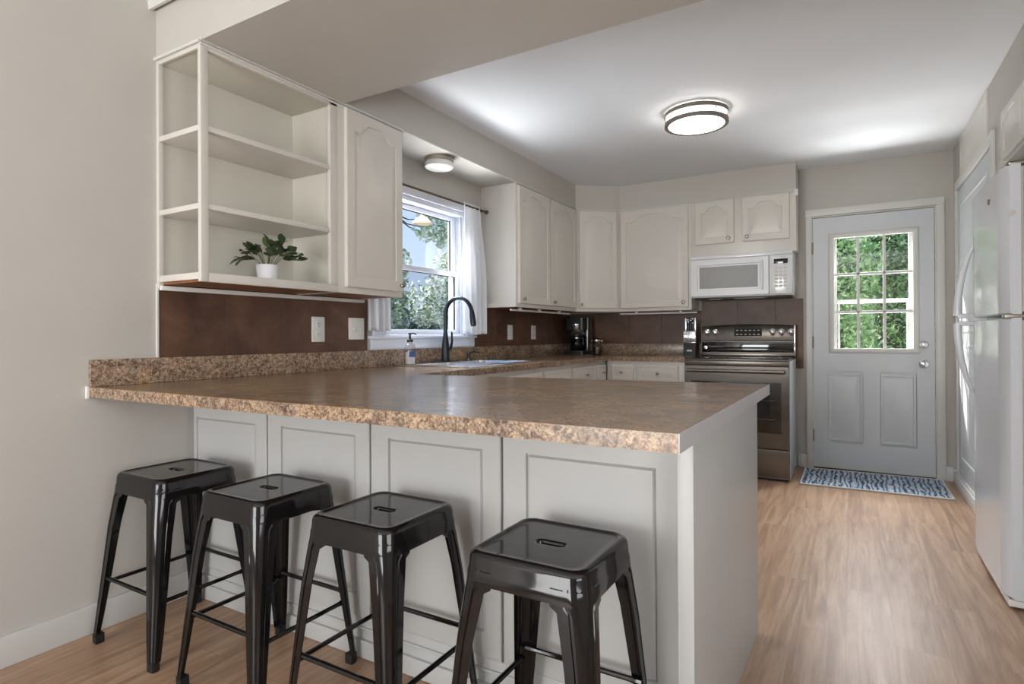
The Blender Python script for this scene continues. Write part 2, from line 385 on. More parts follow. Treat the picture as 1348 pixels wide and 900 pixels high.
# baseboards
def bb(name, segs):
    b = B()
    for x0,x1,y0,y1 in segs: b.box(x0,x1,y0,y1,0,.105,.004)
    struct(b.build(name, 'trim_paint'))
bb('baseboard_left', [(0,.016,-3.2,1.44)])
bb('baseboard_back', [(3.062,XW,YB-.014,YB), (2.07,2.134,YB-.014,YB)])
bb('baseboard_right', [(XW-.016,XW,5.235,YB-.014)])
bb('baseboard_rear', [(0.02,4.5,-3.2,-3.184)])
# backsplash tile, with seams between the sheets
def tiles(name, axis, lo, hi, z0, z1, seams):
    b = B(); c = [lo]+[s for s in seams if lo < s < hi]+[hi]
    for a, d in zip(c, c[1:]):
        if axis == 'y': b.box(0, .006, a+.0008, d-.0008, z0, z1, .0008, 1)
        else: b.box(a+.0008, d-.0008, YB-.006, YB, z0, z1, .0008, 1)
    struct(b.build(name, 'brown_tile'))
tiles('wall_tile_left', 'y', 1.325, 2.515, 1.016, 1.318, [1.625, 1.931, 2.229])
tiles('wall_tile_window', 'y', 3.64, YB-.007, 1.016, 1.315, [3.95, 4.26, 4.57, 4.88, 5.18])
tiles('wall_tile_back', 'x', .007, 1.292, 1.016, 1.315, [.31,.62,.93,1.24])
tiles('wall_tile_range', 'x', 1.294, 2.114, .814, 1.395, [1.6, 1.9])
# thin white edge strip on the tile end by the wall
struct(B().box(0,.010,1.317,1.325,1.016,1.318,.001).build('trim_3','trim_paint'))

# ------------------------------------------------------------------ kitchen window
W = sempty('window_1', (-.05, 3.08, 1.05))
b = B()
b.box(0,.018, WY0-.082, WY0, 1.095, WZ1+.05, .004); b.box(0,.018, WY1, WY1+.082, 1.095, WZ1+.05, .004)
b.box(0,.022, WY0-.082, WY1+.082, WZ1, WZ1+.055, .004)
b.build('window_casing', 'vinyl_white', W)
b = B(); b.box(-.05,.035, WY0-.12, WY1+.11, 1.082, 1.10, .005); b.box(0,.018, WY0-.10, WY1+.10, 1.022, 1.082, .004); b.box(0,.012, WY0-.10, WY1+.10, 1.017, 1.024, .002)
b.build('window_sill', 'vinyl_white', W)
b = B()
for a in ((-.14,0,WY0,WY0+.012,WZ0,WZ1),(-.14,0,WY1-.012,WY1,WZ0,WZ1),(-.14,0,WY0,WY1,WZ0,WZ0+.012),(-.14,0,WY0,WY1,WZ1-.03,WZ1)): b.box(*a, .002)
b.box(-.03,-.02,WY1-.03,WY1-.012,WZ0,WZ1); b.box(-.03,-.02,WY0+.012,WY0+.03,WZ0,WZ1)
b.build('window_frame', 'vinyl_white', W)
def sash(z0, z1, x, glassm, zb, zt):
    b = B(); y0, y1 = WY0+.014, WY1-.014
    g0, g1 = 2.715, 3.455
    b.box(x-.016,x+.016,y0,g0,z0,z1,.003); b.box(x-.016,x+.016,g1,y1,z0,z1,.003)
    b.box(x-.016,x+.016,g0,g1,z0,zb,.003); b.box(x-.016,x+.016,g0,g1,zt,z1,.003)
    s = b.build('window_sash', 'vinyl_white', W)
    B().box(x-.002,x+.002,g0-.004,g1+.004,zb-.004,zt+.004).build('pane', glassm, s, smooth=False)
    g = B(); e = .005
    g.box(x-.006,x+.006,g0,g0+e,zb,zt); g.box(x-.006,x+.006,g1-e,g1,zb,zt); g.box(x-.006,x+.006,g0,g1,zt-e,zt)
    g.build('gasket', 'groove_dark', s)
sash(1.535, 1.968, -.088, 'window_glass', 1.565, 1.938)
sash(1.112, 1.562, -.050, 'screen_glass', 1.142, 1.528)
b = B(); b.box(-.115,-.105, 2.70, 3.47, 1.115, 1.55)

# ------------------------------------------------------------------ back door
D = sempty('door_1', (2.593, YB+.03, 0))
dx0, dx1, dt = 2.187, 2.999, 2.046
yf = YB+.004                       # front face of the slab
gx0, gx1, gz0, gz1 = 2.337, 2.866, .982, 1.872
b = B()
b.box(dx0,gx0-.02,yf,yf+.044,.012,dt); b.box(gx1+.02,dx1,yf,yf+.044,.012,dt)
b.box(gx0-.02,gx1+.02,yf,yf+.044,gz1+.02,dt)
b.box(gx0-.02,gx1+.02,yf,yf+.044,.80,gz0-.02); b.box(gx0-.02,gx1+.02,yf,yf+.044,.012,.22)
b.box(2.535,2.65,yf,yf+.044,.22,.80); b.box(gx0-.02,gx1+.02,yf+.01,yf+.044,.22,.80)
slab = b.build('door_slab', 'door_paint', D, smooth=False)
# one continuous face with two recessed panels
b = B()
for xa, xb in ((2.290,2.532),(2.652,2.880)):
    panel(b, (xa,yf+.004,.235), (1,0,0), (0,-1,0), xb-xa, .545, (.016,.016,.016,.016), depth=.010, gd=.008, gw=.010)
b.build('door_panel', 'door_paint', D)
def frame_ring(b, x0,x1,z0,z1, prof):      # prof: (outset from the opening, y)
    b.rings([[(x0-e,y,z0-e),(x1+e,y,z0-e),(x1+e,y,z1+e),(x0-e,y,z1+e)] for e,y in prof], False, False, loop=True)
b = B(); frame_ring(b, gx0,gx1,gz0,gz1, [(0,yf+.02),(0,yf-.004),(.006,yf-.010),(.018,yf-.014),(.026,yf-.012),(.036,yf-.006),(.040,yf+.0),(.040,yf+.02)])
b.build('glazing_frame', 'trim_paint', D)
b = B()
for x in (2.505,2.682): b.box(x-.010,x+.010,yf+.010,yf+.026,gz0,gz1,.003)
for z in (1.272,1.577): b.box(gx0,gx1,yf+.010,yf+.026,z-.010,z+.010,.003)
b.build('muntin', 'trim_paint', D)
B().box(gx0-.004,gx1+.004,yf+.029,yf+.033,gz0-.004,gz1+.004).build('pane', 'window_glass', D, smooth=False)
for z, nm in ((1.012,'deadbolt'),(.868,'door_knob')):
    b = B(); prof = [(.031,0),(.031,-.008),(.026,-.012),(.012,-.014),(.011,-.032),(.024,-.040),(.028,-.052),(.024,-.064),(.010,-.068)] if nm == 'door_knob' else [(.029,0),(.029,-.012),(.024,-.018),(.010,-.019)]
    b.lathe((2.929,yf,z), prof, 24, 'y')
    if nm == 'deadbolt': b.box(2.924,2.934,yf-.034,yf-.015,z-.016,z+.016,.003)
    b.build(nm, 'chrome', D)
for z in (1.80,1.03,.27):
    b = B(); b.box(dx0-.014,dx0+.004,yf-.006,yf+.004,z-.045,z+.045,.001); b.tube([(dx0-.004,yf-.008,z-.05),(dx0-.004,yf-.008,z+.05)], .006, 10)
    b.build('hinge', 'nickel', D)
for z in (1.005,.868): B().box(dx1-.001,dx1+.008,yf-.002,yf+.006,z-.014,z+.014,.001).build('strike_plate','nickel',D)
b = B(); b.box(2.134,2.178,YB-.016,YB,0,2.062,.004); b.box(3.010,3.062,YB-.016,YB,0,2.062,.004); b.box(2.134,3.062,YB-.016,YB,2.062,2.118,.004)
b.box(2.178,2.184,YB-.006,YB+.14,0,2.05,.001); b.box(3.002,3.010,YB-.006,YB+.14,0,2.05,.001); b.box(2.178,3.010,YB-.006,YB+.14,2.05,2.058,.001)
struct(b.build('trim_4', 'trim_paint'))
struct(B().box(2.178,3.008,YB-.002,YB+.14,0,.010,.002).build('trim_5', 'bronze'))
# storm door outside
S = sempty('door_2', (2.593, YB+.115, 0)); b = B(); y0, y1 = YB+.10, YB+.125
b.box(2.186,2.355,y0,y1,.01,2.04,.003); b.box(2.845,3.0,y0,y1,.01,2.04,.003); b.box(2.355,2.845,y0,y1,1.90,2.04,.003); b.box(2.355,2.845,y0,y1,.01,.30,.003)
b.box(2.355,2.845,y0,y1,1.345,1.375,.003); b.box(2.36,2.375,y0-.004,y1,.30,1.36,.002); b.box(2.83,2.845,y0-.004,y1,.30,1.36,.002)
b.build('door_frame', 'trim_paint', S); B().box(2.355,2.845,y0+.010,y0+.013,.30,1.90).build('pane','window_glass',S,smooth=False)

# ------------------------------------------------------------------ pantry door, right wall
P = sempty('door_3', (XW, 4.58, 0)); b = B()
b.box(XW-.004,XW+.032,PY0+.006,PY1-.006,.10,PZ-.012,.003); b.build('door_slab','door_paint',P)
b = B()
for z0, hh in ((.22,.80),(1.10,.90)): panel(b, (XW-.003,PY0+.14,z0), (0,1,0), (-1,0,0), PY1-PY0-.26, hh, (.02,.02,.02,.02), depth=.006, gd=.004)
b.build('door_panel','door_paint',P)
b = B(); b.box(XW-.016,XW,PY1,PY1+.058,0,PZ+.058,.004); b.box(XW-.016,XW,PY0-.058,PY0,0,PZ+.058,.004); b.box(XW-.016,XW,PY0,PY1,PZ,PZ+.058,.004)
b.box(XW-.016,XW+.03,PY0,PY1,0,.10,.004); b.box(XW-.024,XW-.012,PY0-.02,PY1+.04,.0,.085,.003)
struct(b.build('trim_6', 'trim_paint'))
b = B(); panel(b, (XW,4.10,2.185), (0,1,0), (-1,0,0), .93, .262, (.05,.05,.05,.05), depth=.010, gd=.004)
oc = b.build('upper_cupboard_door','cabinet_paint'); tag(oc, 'small white cupboard door high on the right wall above the tall pantry door', 'cupboard door')

# ================================================================== UPPER CABINETS
CF = .305                                   # cabinet face plane x, window wall
# --- open corner shelf unit
T = thing('open_shelf_unit', 'white open corner shelving unit on the left wall holding a potted plant', 'shelf', (.15,1.66,ZB))
y0, y1 = 1.323, 2.007
b = B(); b.box(0.0,.008,y0+.02,y1-.004,ZB+.03,ZT-.006); b.build('back_panel','cabinet_inside',T,smooth=False)
b = B(); b.box(0.004,CF-.004,y1-.018,y1-.0005,ZB+.004,ZT-.004,.001); b.build('side_panel','cabinet_inside',T)
b = B(); b.box(.006,CF-.004,y0+.006,y1-.02,ZT-.022,ZT-.002,.001); b.build('top_board','cabinet_inside',T)
b = B(); b.box(.006,CF-.002,y0+.002,y1-.019,1.336,1.349,.001); bo = b.build('bottom_board','cabinet_inside',T)
B().box(.002,CF-.017,y0+.015,y1-.001,1.3135,1.3355).build('underside','raw_wood',bo,smooth=False)
for z in (1.605,1.907):
    B().box(.006,CF-.001,y0+.001,y1-.019,z-.011,z+.011,.003).build('shelf','cabinet_paint',T)
b = B(); b.box(CF-.018,CF+.002,y0-.002,y0+.030,ZB,ZT,.003); b.build('corner_post','cabinet_paint',T)
b = B(); b.box(0,.018,y0-.002,y0+.018,ZB-.014,ZT,.002); b.build('wall_post','cabinet_paint',T)
b = B(); b.box(CF-.018,CF+.001,y1-.044,y1,ZB+.036,ZT-.001,.002); b.build('stile','cabinet_paint',T)
b = B(); b.box(CF-.016,CF+.002,y0+.030,y1,ZB,1.346,.003); b.box(.018,CF-.018,y0-.001,y0+.014,ZB+.010,1.346,.003); b.build('bottom_rail','cabinet_paint',T)
b = B(); b.box(CF-.016,CF+.001,y0+.030,y1,ZT-.030,ZT,.003); b.box(.018,CF-.018,y0,y0+.014,ZT-.026,ZT,.003); b.build('top_rail','cabinet_paint',T)

def wall_cabinet(name, label, y0, y1, doors, z0=ZB, z1=ZT):
    """cabinet on the window wall, doors = list of (ya, yb, knob_y)"""
    T = thing(name, label, 'cabinet', (.15,(y0+y1)/2,z0))
    b = B(); b.box(.0,CF-.018,y0+.0005,y1-.0005,z0+.024,z1-.001,.001); b.box(.0,CF-.018,y0,y0+.014,z0,z0+.03); b.box(.0,CF-.018,y1-.014,y1,z0,z0+.03)
    body = b.build('carcass','cabinet_paint',T)
    B().box(.004,CF-.019,y0+.0145,y1-.0145,z0+.002,z0+.0236).build('underside','raw_wood',body,smooth=False)
    b = B(); b.box(CF-.018,CF,y0,y1,z0,z1-.001,.002); b.build('face_frame','cabinet_paint',T)
    for ya, yb, ky in doors:
        b = B(); panel(b, (CF+.0005,ya,z0+.030), (0,1,0), (1,0,0), yb-ya, z1-z0-.045, (.052,.052,.055,.050), depth=.019, rise=.055)
        d = b.build('door','cabinet_paint',T)
        knob(d, (CF+.019,ky,z0+.062), (1,0,0))
wall_cabinet('wall_cabinet','white single-door wall cabinet between the open shelves and the kitchen window',2.0075,2.479,[(2.052,2.462,2.44)])
wall_cabinet('wall_cabinet','white two-door wall cabinet right of the kitchen window',3.744,4.834,[(3.772,4.284,3.82),(4.304,4.812,4.34)])
# diagonal corner cabinet
T = thing('corner_wall_cabinet','white diagonal wall cabinet in the far corner above the coffee maker','cabinet',(.2,5.1,ZB))
B().prism([(0,4.8355),(.287,4.8355),(.287,4.844),(.608,5.120),(.6215,5.120),(.6215,YB),(0,YB)], ZB+.01, ZT-.001, .001).build('carcass','cabinet_paint',T)
A0, A1 = Vector((.305,4.8355,0)), Vector((.6215,5.104,0)); dd = (A1-A0); L = dd.length; du = dd.normalized(); dn = Vector((du.y,-du.x,0))
b = B(); t_ = bmesh.new(); 
b.rings([[tuple(A0+Vector((0,0,z))),tuple(A1+Vector((0,0,z))),tuple(A1-dn*.016+Vector((0,0,z))),tuple(A0-dn*.016+Vector((0,0,z)))] for z in (ZB,ZT-.001)], True, True)
b.build('face_frame','cabinet_paint',T,smooth=False)
b = B(); panel(b, tuple(A0+du*.03+dn*.0005+Vector((0,0,ZB+.03))), tuple(du), tuple(dn), L-.055, ZT-ZB-.045, (.048,.048,.055,.050), depth=.019, rise=.05)
d_ = b.build('door','cabinet_paint',T); kc = A0+du*.062+dn*.019+Vector((0,0,ZB+.062)); knob(d_, tuple(kc), (.6,-.8,0))
# back wall cabinet
YF = 5.104
def back_cabinet(name, label, x0, x1, doors, z0, z1, zd0, rise=.05, knobz=None, extra=None):
    T = thing(name, label, 'cabinet', ((x0+x1)/2,YB-.14,z0))
    b = B(); b.box(x0+.0005,x1-.0005,YF+.018,YB,z0+.012,z1-.001,.001); b.build('carcass','cabinet_paint',T)
    b = B(); b.box(x0,x1,YF,YF+.018,z0,z1-.001,.002)
    if extra: b.box(*extra)
    b.build('face_frame','cabinet_paint',T)
    for xa, xb, kx in doors:
        b = B(); panel(b, (xa,YF-.0005,zd0), (1,0,0), (0,-1,0), xb-xa, z1-zd0-.018, (.052,.052,.052,.045), depth=.019, rise=rise)
        d = b.build('door','cabinet_paint',T); knob(d, (kx,YF-.019,zd0+.038), (0,-1,0))
back_cabinet('wall_cabinet','wide white single-door wall cabinet on the back wall left of the microwave', .622, 1.2695, [(.640,1.246,1.205)], ZB, ZT, ZB+.03, .06)
back_cabinet('wall_cabinet','short white two-door wall cabinet directly above the microwave', 1.270, 2.083, [(1.305,1.620,1.578),(1.684,2.038,1.722)], 1.757, ZT, 1.862, .05)

# under-cabinet light bars
def bar(label, segs, clips):
    T = thing('under_cabinet_light', label, 'light', segs[0][0])
    b = B()
    for p, q in segs: b.tube([p,q], .008, 10)
    b.build('tube','plastic_white',T)
    for c in clips: B().box(c[0]-.011,c[0]+.011,c[1]-.014,c[1]+.014,c[2]-.009,c[2]+.014,.003).build('clip','plastic_white',T)
b = B(); b.box(.0075,.030,1.326,2.47,1.290,1.3095,.004); o = b.build('under_cabinet_light','plastic_white'); tag(o,'long white light strip on the wall beneath the open shelves','light')
bar('white tube light under the two-door cabinet right of the window', [((.25,3.76,1.292),(.25,4.80,1.292))], [(.25,3.90,1.298),(.25,4.22,1.298),(.25,4.60,1.298)])
bar('white tube light under the wide back wall cabinet', [((.60,5.17,1.292),(1.30,5.17,1.292))], [(.76,5.17,1.298),(1.16,5.17,1.298)])

# ================================================================== BASE CABINETS AND COUNTERTOP
CT, TK = .914, .037
cz0 = CT-TK
def drawer(T, O, u, n, w, h, kn, kh=None):
    b = B(); panel(b, O, u, n, w, h, (.022,.022,.022,.022), depth=.018, gd=.004, gw=.006)
    d = b.build('drawer','cabinet_paint',T)
    O, u, n = Vector(O), Vector(u), Vector(n); c = O+u*kn+n*.018+Vector((0,0,h/2 if kh is None else kh)); knob(d, tuple(c), tuple(n), .013)
def base_x(label, y0, y1, fronts, zt=CT-TK):          # on the window wall, faces +x
    T = thing('base_cabinet', label, 'cabinet', (.3,(y0+y1)/2,0))
    b = B(); b.box(.0,.592,y0+.0005,y1-.0005,.10,zt,.001); b.box(.0,.53,y0+.001,y1-.001,0,.10); b.build('carcass','cabinet_paint',T)
    B().box(.592,.610,y0,y1,.10,cz0,.001).build('face_frame','cabinet_paint',T)
    for ya, yb, k in fronts:
        drawer(T, (.6105,ya,.715), (0,1,0), (1,0,0), yb-ya, .132, k)
        b = B(); panel(b, (.6105,ya,.13), (0,1,0), (1,0,0), yb-ya, .56, (.05,.05,.05,.05), depth=.018); d = b.build('door','cabinet_paint',T); knob(d,(.6285,yb-.03,.64),(1,0,0),.013)
base_x('white sink base cabinet under the window', 2.32, 3.5595, [(2.62,3.06,.22),(3.09,3.54,.22)], .72)
base_x('white base cabinet with two drawers between the sink and the far corner', 3.56, 4.7695, [(3.575,4.02,.23),(4.045,4.50,.25),(4.53,4.735,.12)])
def base_y(label, x0, x1, fronts):
    T = thing('base_cabinet', label, 'cabinet', ((x0+x1)/2,5.07,0))
    b = B(); b.box(x0+.0005,x1-.0005,4.788,YB,.10,cz0,.001); b.box(x0+.001,x1-.001,4.85,YB,0,.10); b.build('carcass','cabinet_paint',T)
    B().box(x0+.018 if x0 < .7 else x0,x1,4.770,4.788,.10,cz0,.001).build('face_frame','cabinet_paint',T)
    for xa, xb, k in fronts:
        drawer(T, (xa,4.7695,.715), (1,0,0), (0,-1,0), xb-xa, .132, k)
        b = B(); panel(b, (xa,4.7695,.13), (1,0,0), (0,-1,0), xb-xa, .56, (.05,.05,.05,.05), depth=.018); d = b.build('door','cabinet_paint',T); knob(d,(xb-.03,4.7515,.64),(0,-1,0),.013)
base_y('white base cabinet with narrow and wide drawers left of the range', .611, 1.290, [(.670,.860,.095),(.894,1.240,.18)])

# peninsula cabinet with panelled back facing the stools
PF, PE = 1.460, 2.149
T = thing('peninsula_cabinet','white panelled peninsula cabinet under the long bar counter','cabinet',(1.08,1.85,0))
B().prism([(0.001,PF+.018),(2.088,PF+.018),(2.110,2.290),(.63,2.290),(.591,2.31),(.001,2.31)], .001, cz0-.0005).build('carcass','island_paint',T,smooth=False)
gro = [.018, .503, 1.040, 1.563, 2.090]
for a, c in zip(gro, gro[1:]):
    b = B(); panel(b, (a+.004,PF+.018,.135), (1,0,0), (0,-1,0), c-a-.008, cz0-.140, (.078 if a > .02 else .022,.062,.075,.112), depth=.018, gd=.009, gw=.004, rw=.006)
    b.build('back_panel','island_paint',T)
b = B(); b.box(.018,2.090,PF+.004,PF+.018,.001,.134,.001); b.box(.018,2.090,PF-.008,PF+.006,.001,.062,.004); b.box(.018,2.090,PF-.004,PF+.010,.095,.104,.003)
b.build('base_moulding','island_paint',T)
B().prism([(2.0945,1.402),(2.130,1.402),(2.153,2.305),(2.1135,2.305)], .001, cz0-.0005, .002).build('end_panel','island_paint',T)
B().prism([(2.094,1.394),(2.1315,1.394),(2.1315,1.4015),(2.094,1.4015)], .001, cz0-.0005, .001).build('corner_stile','island_paint',T)

# countertop
pen = [(0,1.073),(2.175,1.083),(2.191,2.316),(1.833,2.283),(1.389,2.246),(.72,2.185),(.64,2.20)]
T = thing('countertop','brown speckled laminate countertop running from the peninsula bar round to the range','countertop',(.5,3.0,cz0))
SX0, SX1, SY0, SY1 = .085, .565, 2.765, 3.525      # sink cut-out
b = B()
b.prism([(.002,1.073),(2.176,1.083),(2.192,2.3157),(1.833,2.283),(1.389,2.246),(.72,2.185),(.64,2.20),(.64,SY0),(.002,SY0)], CT-.004, CT)
b.box(.002,SX0,SY0,SY1,CT-.004,CT); b.box(SX1,.64,SY0,SY1,CT-.004,CT)
b.prism([(.002,SY1),(.64,SY1),(.64,4.75),(1.291,4.75),(1.291,YB-.002),(.002,YB-.002)], CT-.004, CT)
b.build('top_surface','laminate_top',T,smooth=False)
def edge(b, pts, z0, z1, th):
    for p, q in zip(pts, pts[1:]):
        p, q = Vector(p+(0,)), Vector(q+(0,)); d = (q-p).normalized(); n = Vector((-d.y,d.x,0))*th
        b.rings([[tuple(v+Vector((0,0,z))) for v in (p, q, q+n, p+n)] for z in (z0,z1)], True, True)
b = B(); edge(b, [(.002,1.073),(2.176,1.083)], cz0, CT-.0041, .030); edge(b, [(2.192,2.3157),(1.833,2.283),(1.389,2.246),(.72,2.185),(.64,2.20),(.64,4.75),(1.291,4.75)], cz0, CT-.0041, .030)
b.build('front_edge','laminate_edge',T,smooth=False)
b = B(); b.prism([(.03,1.104),(2.138,1.114),(2.152,2.27),(.03,2.1)], CT-.020, CT-.0045); b.build('substrate','raw_wood',T,smooth=False)
b = B(); b.rings([[(x,y,z) for x,y in ((2.1763,1.0828),(2.179,1.0828),(2.195,2.3162),(2.1923,2.3162))] for z in (cz0,CT)], True, True)
e_ = b.build('end_cap','end_grey',T,smooth=False); e_['label'] = 'plain light grey end strip'
b = B(); b.box(.002,.019,1.073,YB-.002,CT+.0002,1.0155,.003); b.box(.0192,1.291,YB-.019,YB-.002,CT+.0002,1.0155,.003)
b.build('backsplash_lip','laminate_edge',T)
tag(B().box(-.001+.0015,.012,1.062,1.0725,.872,.918,.002).build('edge_cap','plastic_white'),'small white cap where the bar counter meets the left wall','cap')

# ================================================================== SINK AREA
T = thing('sink','white drop-in double bowl sink beneath the window','sink',(.32,3.14,CT))
def rect(x0,x1,y0,y1,z,r=.04,k=5):
    P = []
    for cx,cy,a0 in ((x1-r,y0+r,-pi/2),(x1-r,y1-r,0),(x0+r,y1-r,pi/2),(x0+r,y0+r,pi)):
        for i in range(k+1):
            a = a0+pi/2*i/k; P.append((cx+r*cos(a),cy+r*sin(a),z))
    return P
b = B(); 
sx0,sx1,sy0,sy1 = .055,.592,2.72,3.56
b.box(sx0,.150,sy0,sy1,CT+.0005,CT+.011,.004); b.box(.548,sx1,sy0,sy1,CT+.0005,CT+.011,.004)
b.box(.150,.548,sy0,2.765,CT+.0005,CT+.011,.003); b.box(.150,.548,3.515,sy1,CT+.0005,CT+.011,.003); b.box(.150,.548,3.125,3.155,CT-.02,CT+.009,.003)
b.build('rim','steel_bright',T)
for ya, yb in ((2.768,3.124),(3.156,3.512)):
    b = B(); b.rings([rect(.150,.548,ya,yb,CT+.006), rect(.158,.540,ya+.008,yb-.008,CT-.02), rect(.168,.530,ya+.018,yb-.018,CT-.155), rect(.20,.50,ya+.05,yb-.05,CT-.172)], False, True)
    b.build('bowl','steel_bright',T)
    B().lathe((.35,(ya+yb)/2,CT-.171), [(.035,0),(.035,.004),(.02,.005)], 20).build('drain','chrome',T)
# faucet
FX, FY, FZ = .105, 3.14, CT+.011
T = thing('faucet','matt black gooseneck pull-down faucet standing behind the sink','faucet',(FX,FY,FZ))
b = B(); b.box(FX-.028,FX+.028,FY-.12,FY+.12,FZ,FZ+.006,.003); b.build('deck_plate','faucet_black',T)
b = B(); b.lathe((FX,FY,FZ+.006), [(.031,0),(.029,.01),(.026,.06),(.023,.12),(.016,.17),(.0145,.19)], 20)
arcp = [(FX,FY,FZ+.18),(FX,FY,FZ+.25),(FX,FY,FZ+.31)]; R0 = .108
for i in range(1,15):
    a = pi*i/14*0.93; arcp.append((FX+R0-R0*cos(a),FY,FZ+.31+R0*sin(a)*1.05))
b.tube(arcp, .0135, 12); b.build('spout','faucet_black',T)
e = Vector(arcp[-1]); d = Vector((.14,0,-1)).normalized()
b = B(); b.tube([e-d*.004, e+d*.03, e+d*.075, e+d*.10], .018, 14, radii=[.0145,.018,.020,.017]); b.build('spray_head','faucet_black',T)
b = B(); b.tube([(FX,FY+.018,FZ+.085),(FX+.006,FY+.05,FZ+.09)], .013, 12); b.tube([(FX+.006,FY+.048,FZ+.088),(FX+.010,FY+.060,FZ+.13),(FX+.004,FY+.066,FZ+.20)], .008, 10, radii=[.012,.008,.006]); b.build('lever','faucet_black',T)
# soap dispenser pump on the deck
T = thing('dispenser_pump','short black pump spout to the right of the faucet on the sink rim','pump',(.10,3.42,FZ))
b = B(); b.lathe((.10,3.42,FZ), [(.020,0),(.020,.008),(.011,.014),(.010,.035),(.014,.038),(.013,.055),(.006,.06)], 16); b.build('base','black_plastic',T)
b = B(); b.tube([(.10,3.42,FZ+.050),(.13,3.44,FZ+.060),(.165,3.465,FZ+.052)], .006, 8); b.build('nozzle','black_plastic',T)
# soap bottle
bx, by = .115, 2.765; bz = CT+.011
T = thing('soap_bottle','clear pump bottle of dish soap with black pump beside the sink','bottle',(bx,by,bz))
b = B(); b.lathe((bx,by,bz), [(.030,0),(.033,.006),(.033,.10),(.030,.118),(.016,.130),(.015,.138)], 20); b.build('bottle_body','jar_glass',T)
b = B(); b.lathe((bx,by,bz+.003), [(.027,0),(.029,.004),(.029,.07),(.0,.071)], 20, cap1=False); b.build('liquid','plastic_white',T)
b = B(); 
for i in range(9): pass
arc_ = [radians(-60+i*9) for i in range(10)]
b.rings([[(bx+.0336*cos(a), by+.0336*sin(a), bz+z) for a in arc_] for z in (.045,.078)], False, False, closed=False); b.build('sticker','label_blue',T)
b = B(); b.lathe((bx,by,bz+.136), [(.019,0),(.019,.016),(.008,.02),(.006,.045),(.010,.047),(.010,.056),(.004,.058)], 16); b.tube([(bx,by,bz+.188),(bx+.02,by+.01,bz+.190),(bx+.036,by+.018,bz+.184)], .004, 8); b.build('pump','black_plastic',T)

# curtains and rod
RX, RZ = .070, 2.035
T = thing('curtain_rod','thin dark curtain rod above the kitchen window','rod',(RX,3.1,RZ))
B().tube([(RX,2.49,RZ),(RX,3.70,RZ)], .007, 10).build('pole','bronze',T)
b = B(); b.lathe((RX,3.70,RZ), [(.007,0),(.014,.004),(.016,.014),(.010,.024),(.004,.028)], 14, 'y'); b.build('finial','bronze',T)
for y in (2.53,3.66):
    b = B(); b.tube([(.002,y,RZ-.004),(RX,y,RZ-.004)], .005, 8); b.box(0,.006,y-.012,y+.012,RZ-.03,RZ+.03,.002); b.build('bracket','bronze',T)
def curtain(label, yt0, yt1, yb0, yb1, zb, waves, ph, tie=0):
    b = B(); nx, nz = 90, 40; rows = []
    for j in range(nz+1):
        s = j/nz; z = RZ+.022 - s*(RZ+.022-zb); row = []
        q = min(1, s*1.7); q = q*q*(3-2*q)
        for i in range(nx+1):
            u = i/nx; y = (yt0+(yt1-yt0)*u)*(1-q) + (yb0+(yb1-yb0)*u)*q
            amp = .018*(.55+.45*s)
            x = RX + amp*sin(u*waves*2*pi+ph+.8*sin(s*3+u*4)) + .006*sin(u*waves*5+ph)
            if s < .05: x = RX + (x-RX)*.6
            row.append((x, y, z+.004*sin(u*9)*s))
        rows.append(row)
    b.rings(rows, False, False, closed=False)
    o = b.build('curtain','curtain_cloth',ang=180); sm = o.modifiers.new('thickness','SOLIDIFY'); sm.thickness = .0012
    tag(o, label, 'curtain'); return o
curtain('white cloth curtain panel gathered on the right side of the kitchen window', 3.405, 3.62, 3.385, 3.70, 1.108, 4.5, .4)
curtain('white cloth curtain panel hanging at the left of the window behind the cabinet', 2.50, 2.66, 2.455, 2.655, 1.128, 3.5, 2.0)

# ================================================================== OUTLETS AND SWITCHES
def plate(name, label, cat, y0, y1, z0, z1, kind):
    T = thing(name, label, cat, (.006,(y0+y1)/2,z0)); x = .006
    B().box(x,x+.006,y0,y1,z0,z1,.003).build('cover_plate','plastic_white',T); c = (y0+y1)/2; zc = (z0+z1)/2
    if kind == 'outlet':
        for s in (-1,1):
            o = B().lathe((x+.0055,c,zc+s*.026), [(.018,0),(.018,.0025),(.016,.003)], 20, 'x').build('socket','plastic_white',T)
            b = B(); 
            for q in (-.006,.006): b.box(x+.0084,x+.0092,c+q-.001,c+q+.001,zc+s*.026-.002,zc+s*.026+.008)
            b.lathe((x+.0084,c,zc+s*.026-.009), [(.0022,0),(.0022,.0008)], 8, 'x'); b.build('slot','groove_dark',o,smooth=False)
    if kind == 'toggle2':
        for s in (-1,1): B().box(x+.005,x+.016,c+s*.023-.004,c+s*.023+.004,zc-.010,zc+.006,.002).build('toggle','keypad_grey',T)
    if kind == 'rocker':
        B().box(x+.005,x+.010,c-.018,c+.018,zc-.035,zc+.035,.002).build('rocker','plastic_white',T)
plate('wall_outlet','white double outlet on the brown backsplash below the open shelves','outlet',2.104,2.190,1.070,1.203,'outlet')
plate('light_switch','white double toggle switch plate just left of the window curtain','switch',2.364,2.482,1.080,1.203,'toggle2')
plate('wall_outlet','white plate on the backsplash right of the window, nearer the curtain','outlet',4.120,4.200,1.064,1.186,'rocker')
plate('wall_outlet','white plate on the backsplash nearest the coffee maker','outlet',4.530,4.610,1.064,1.186,'outlet')

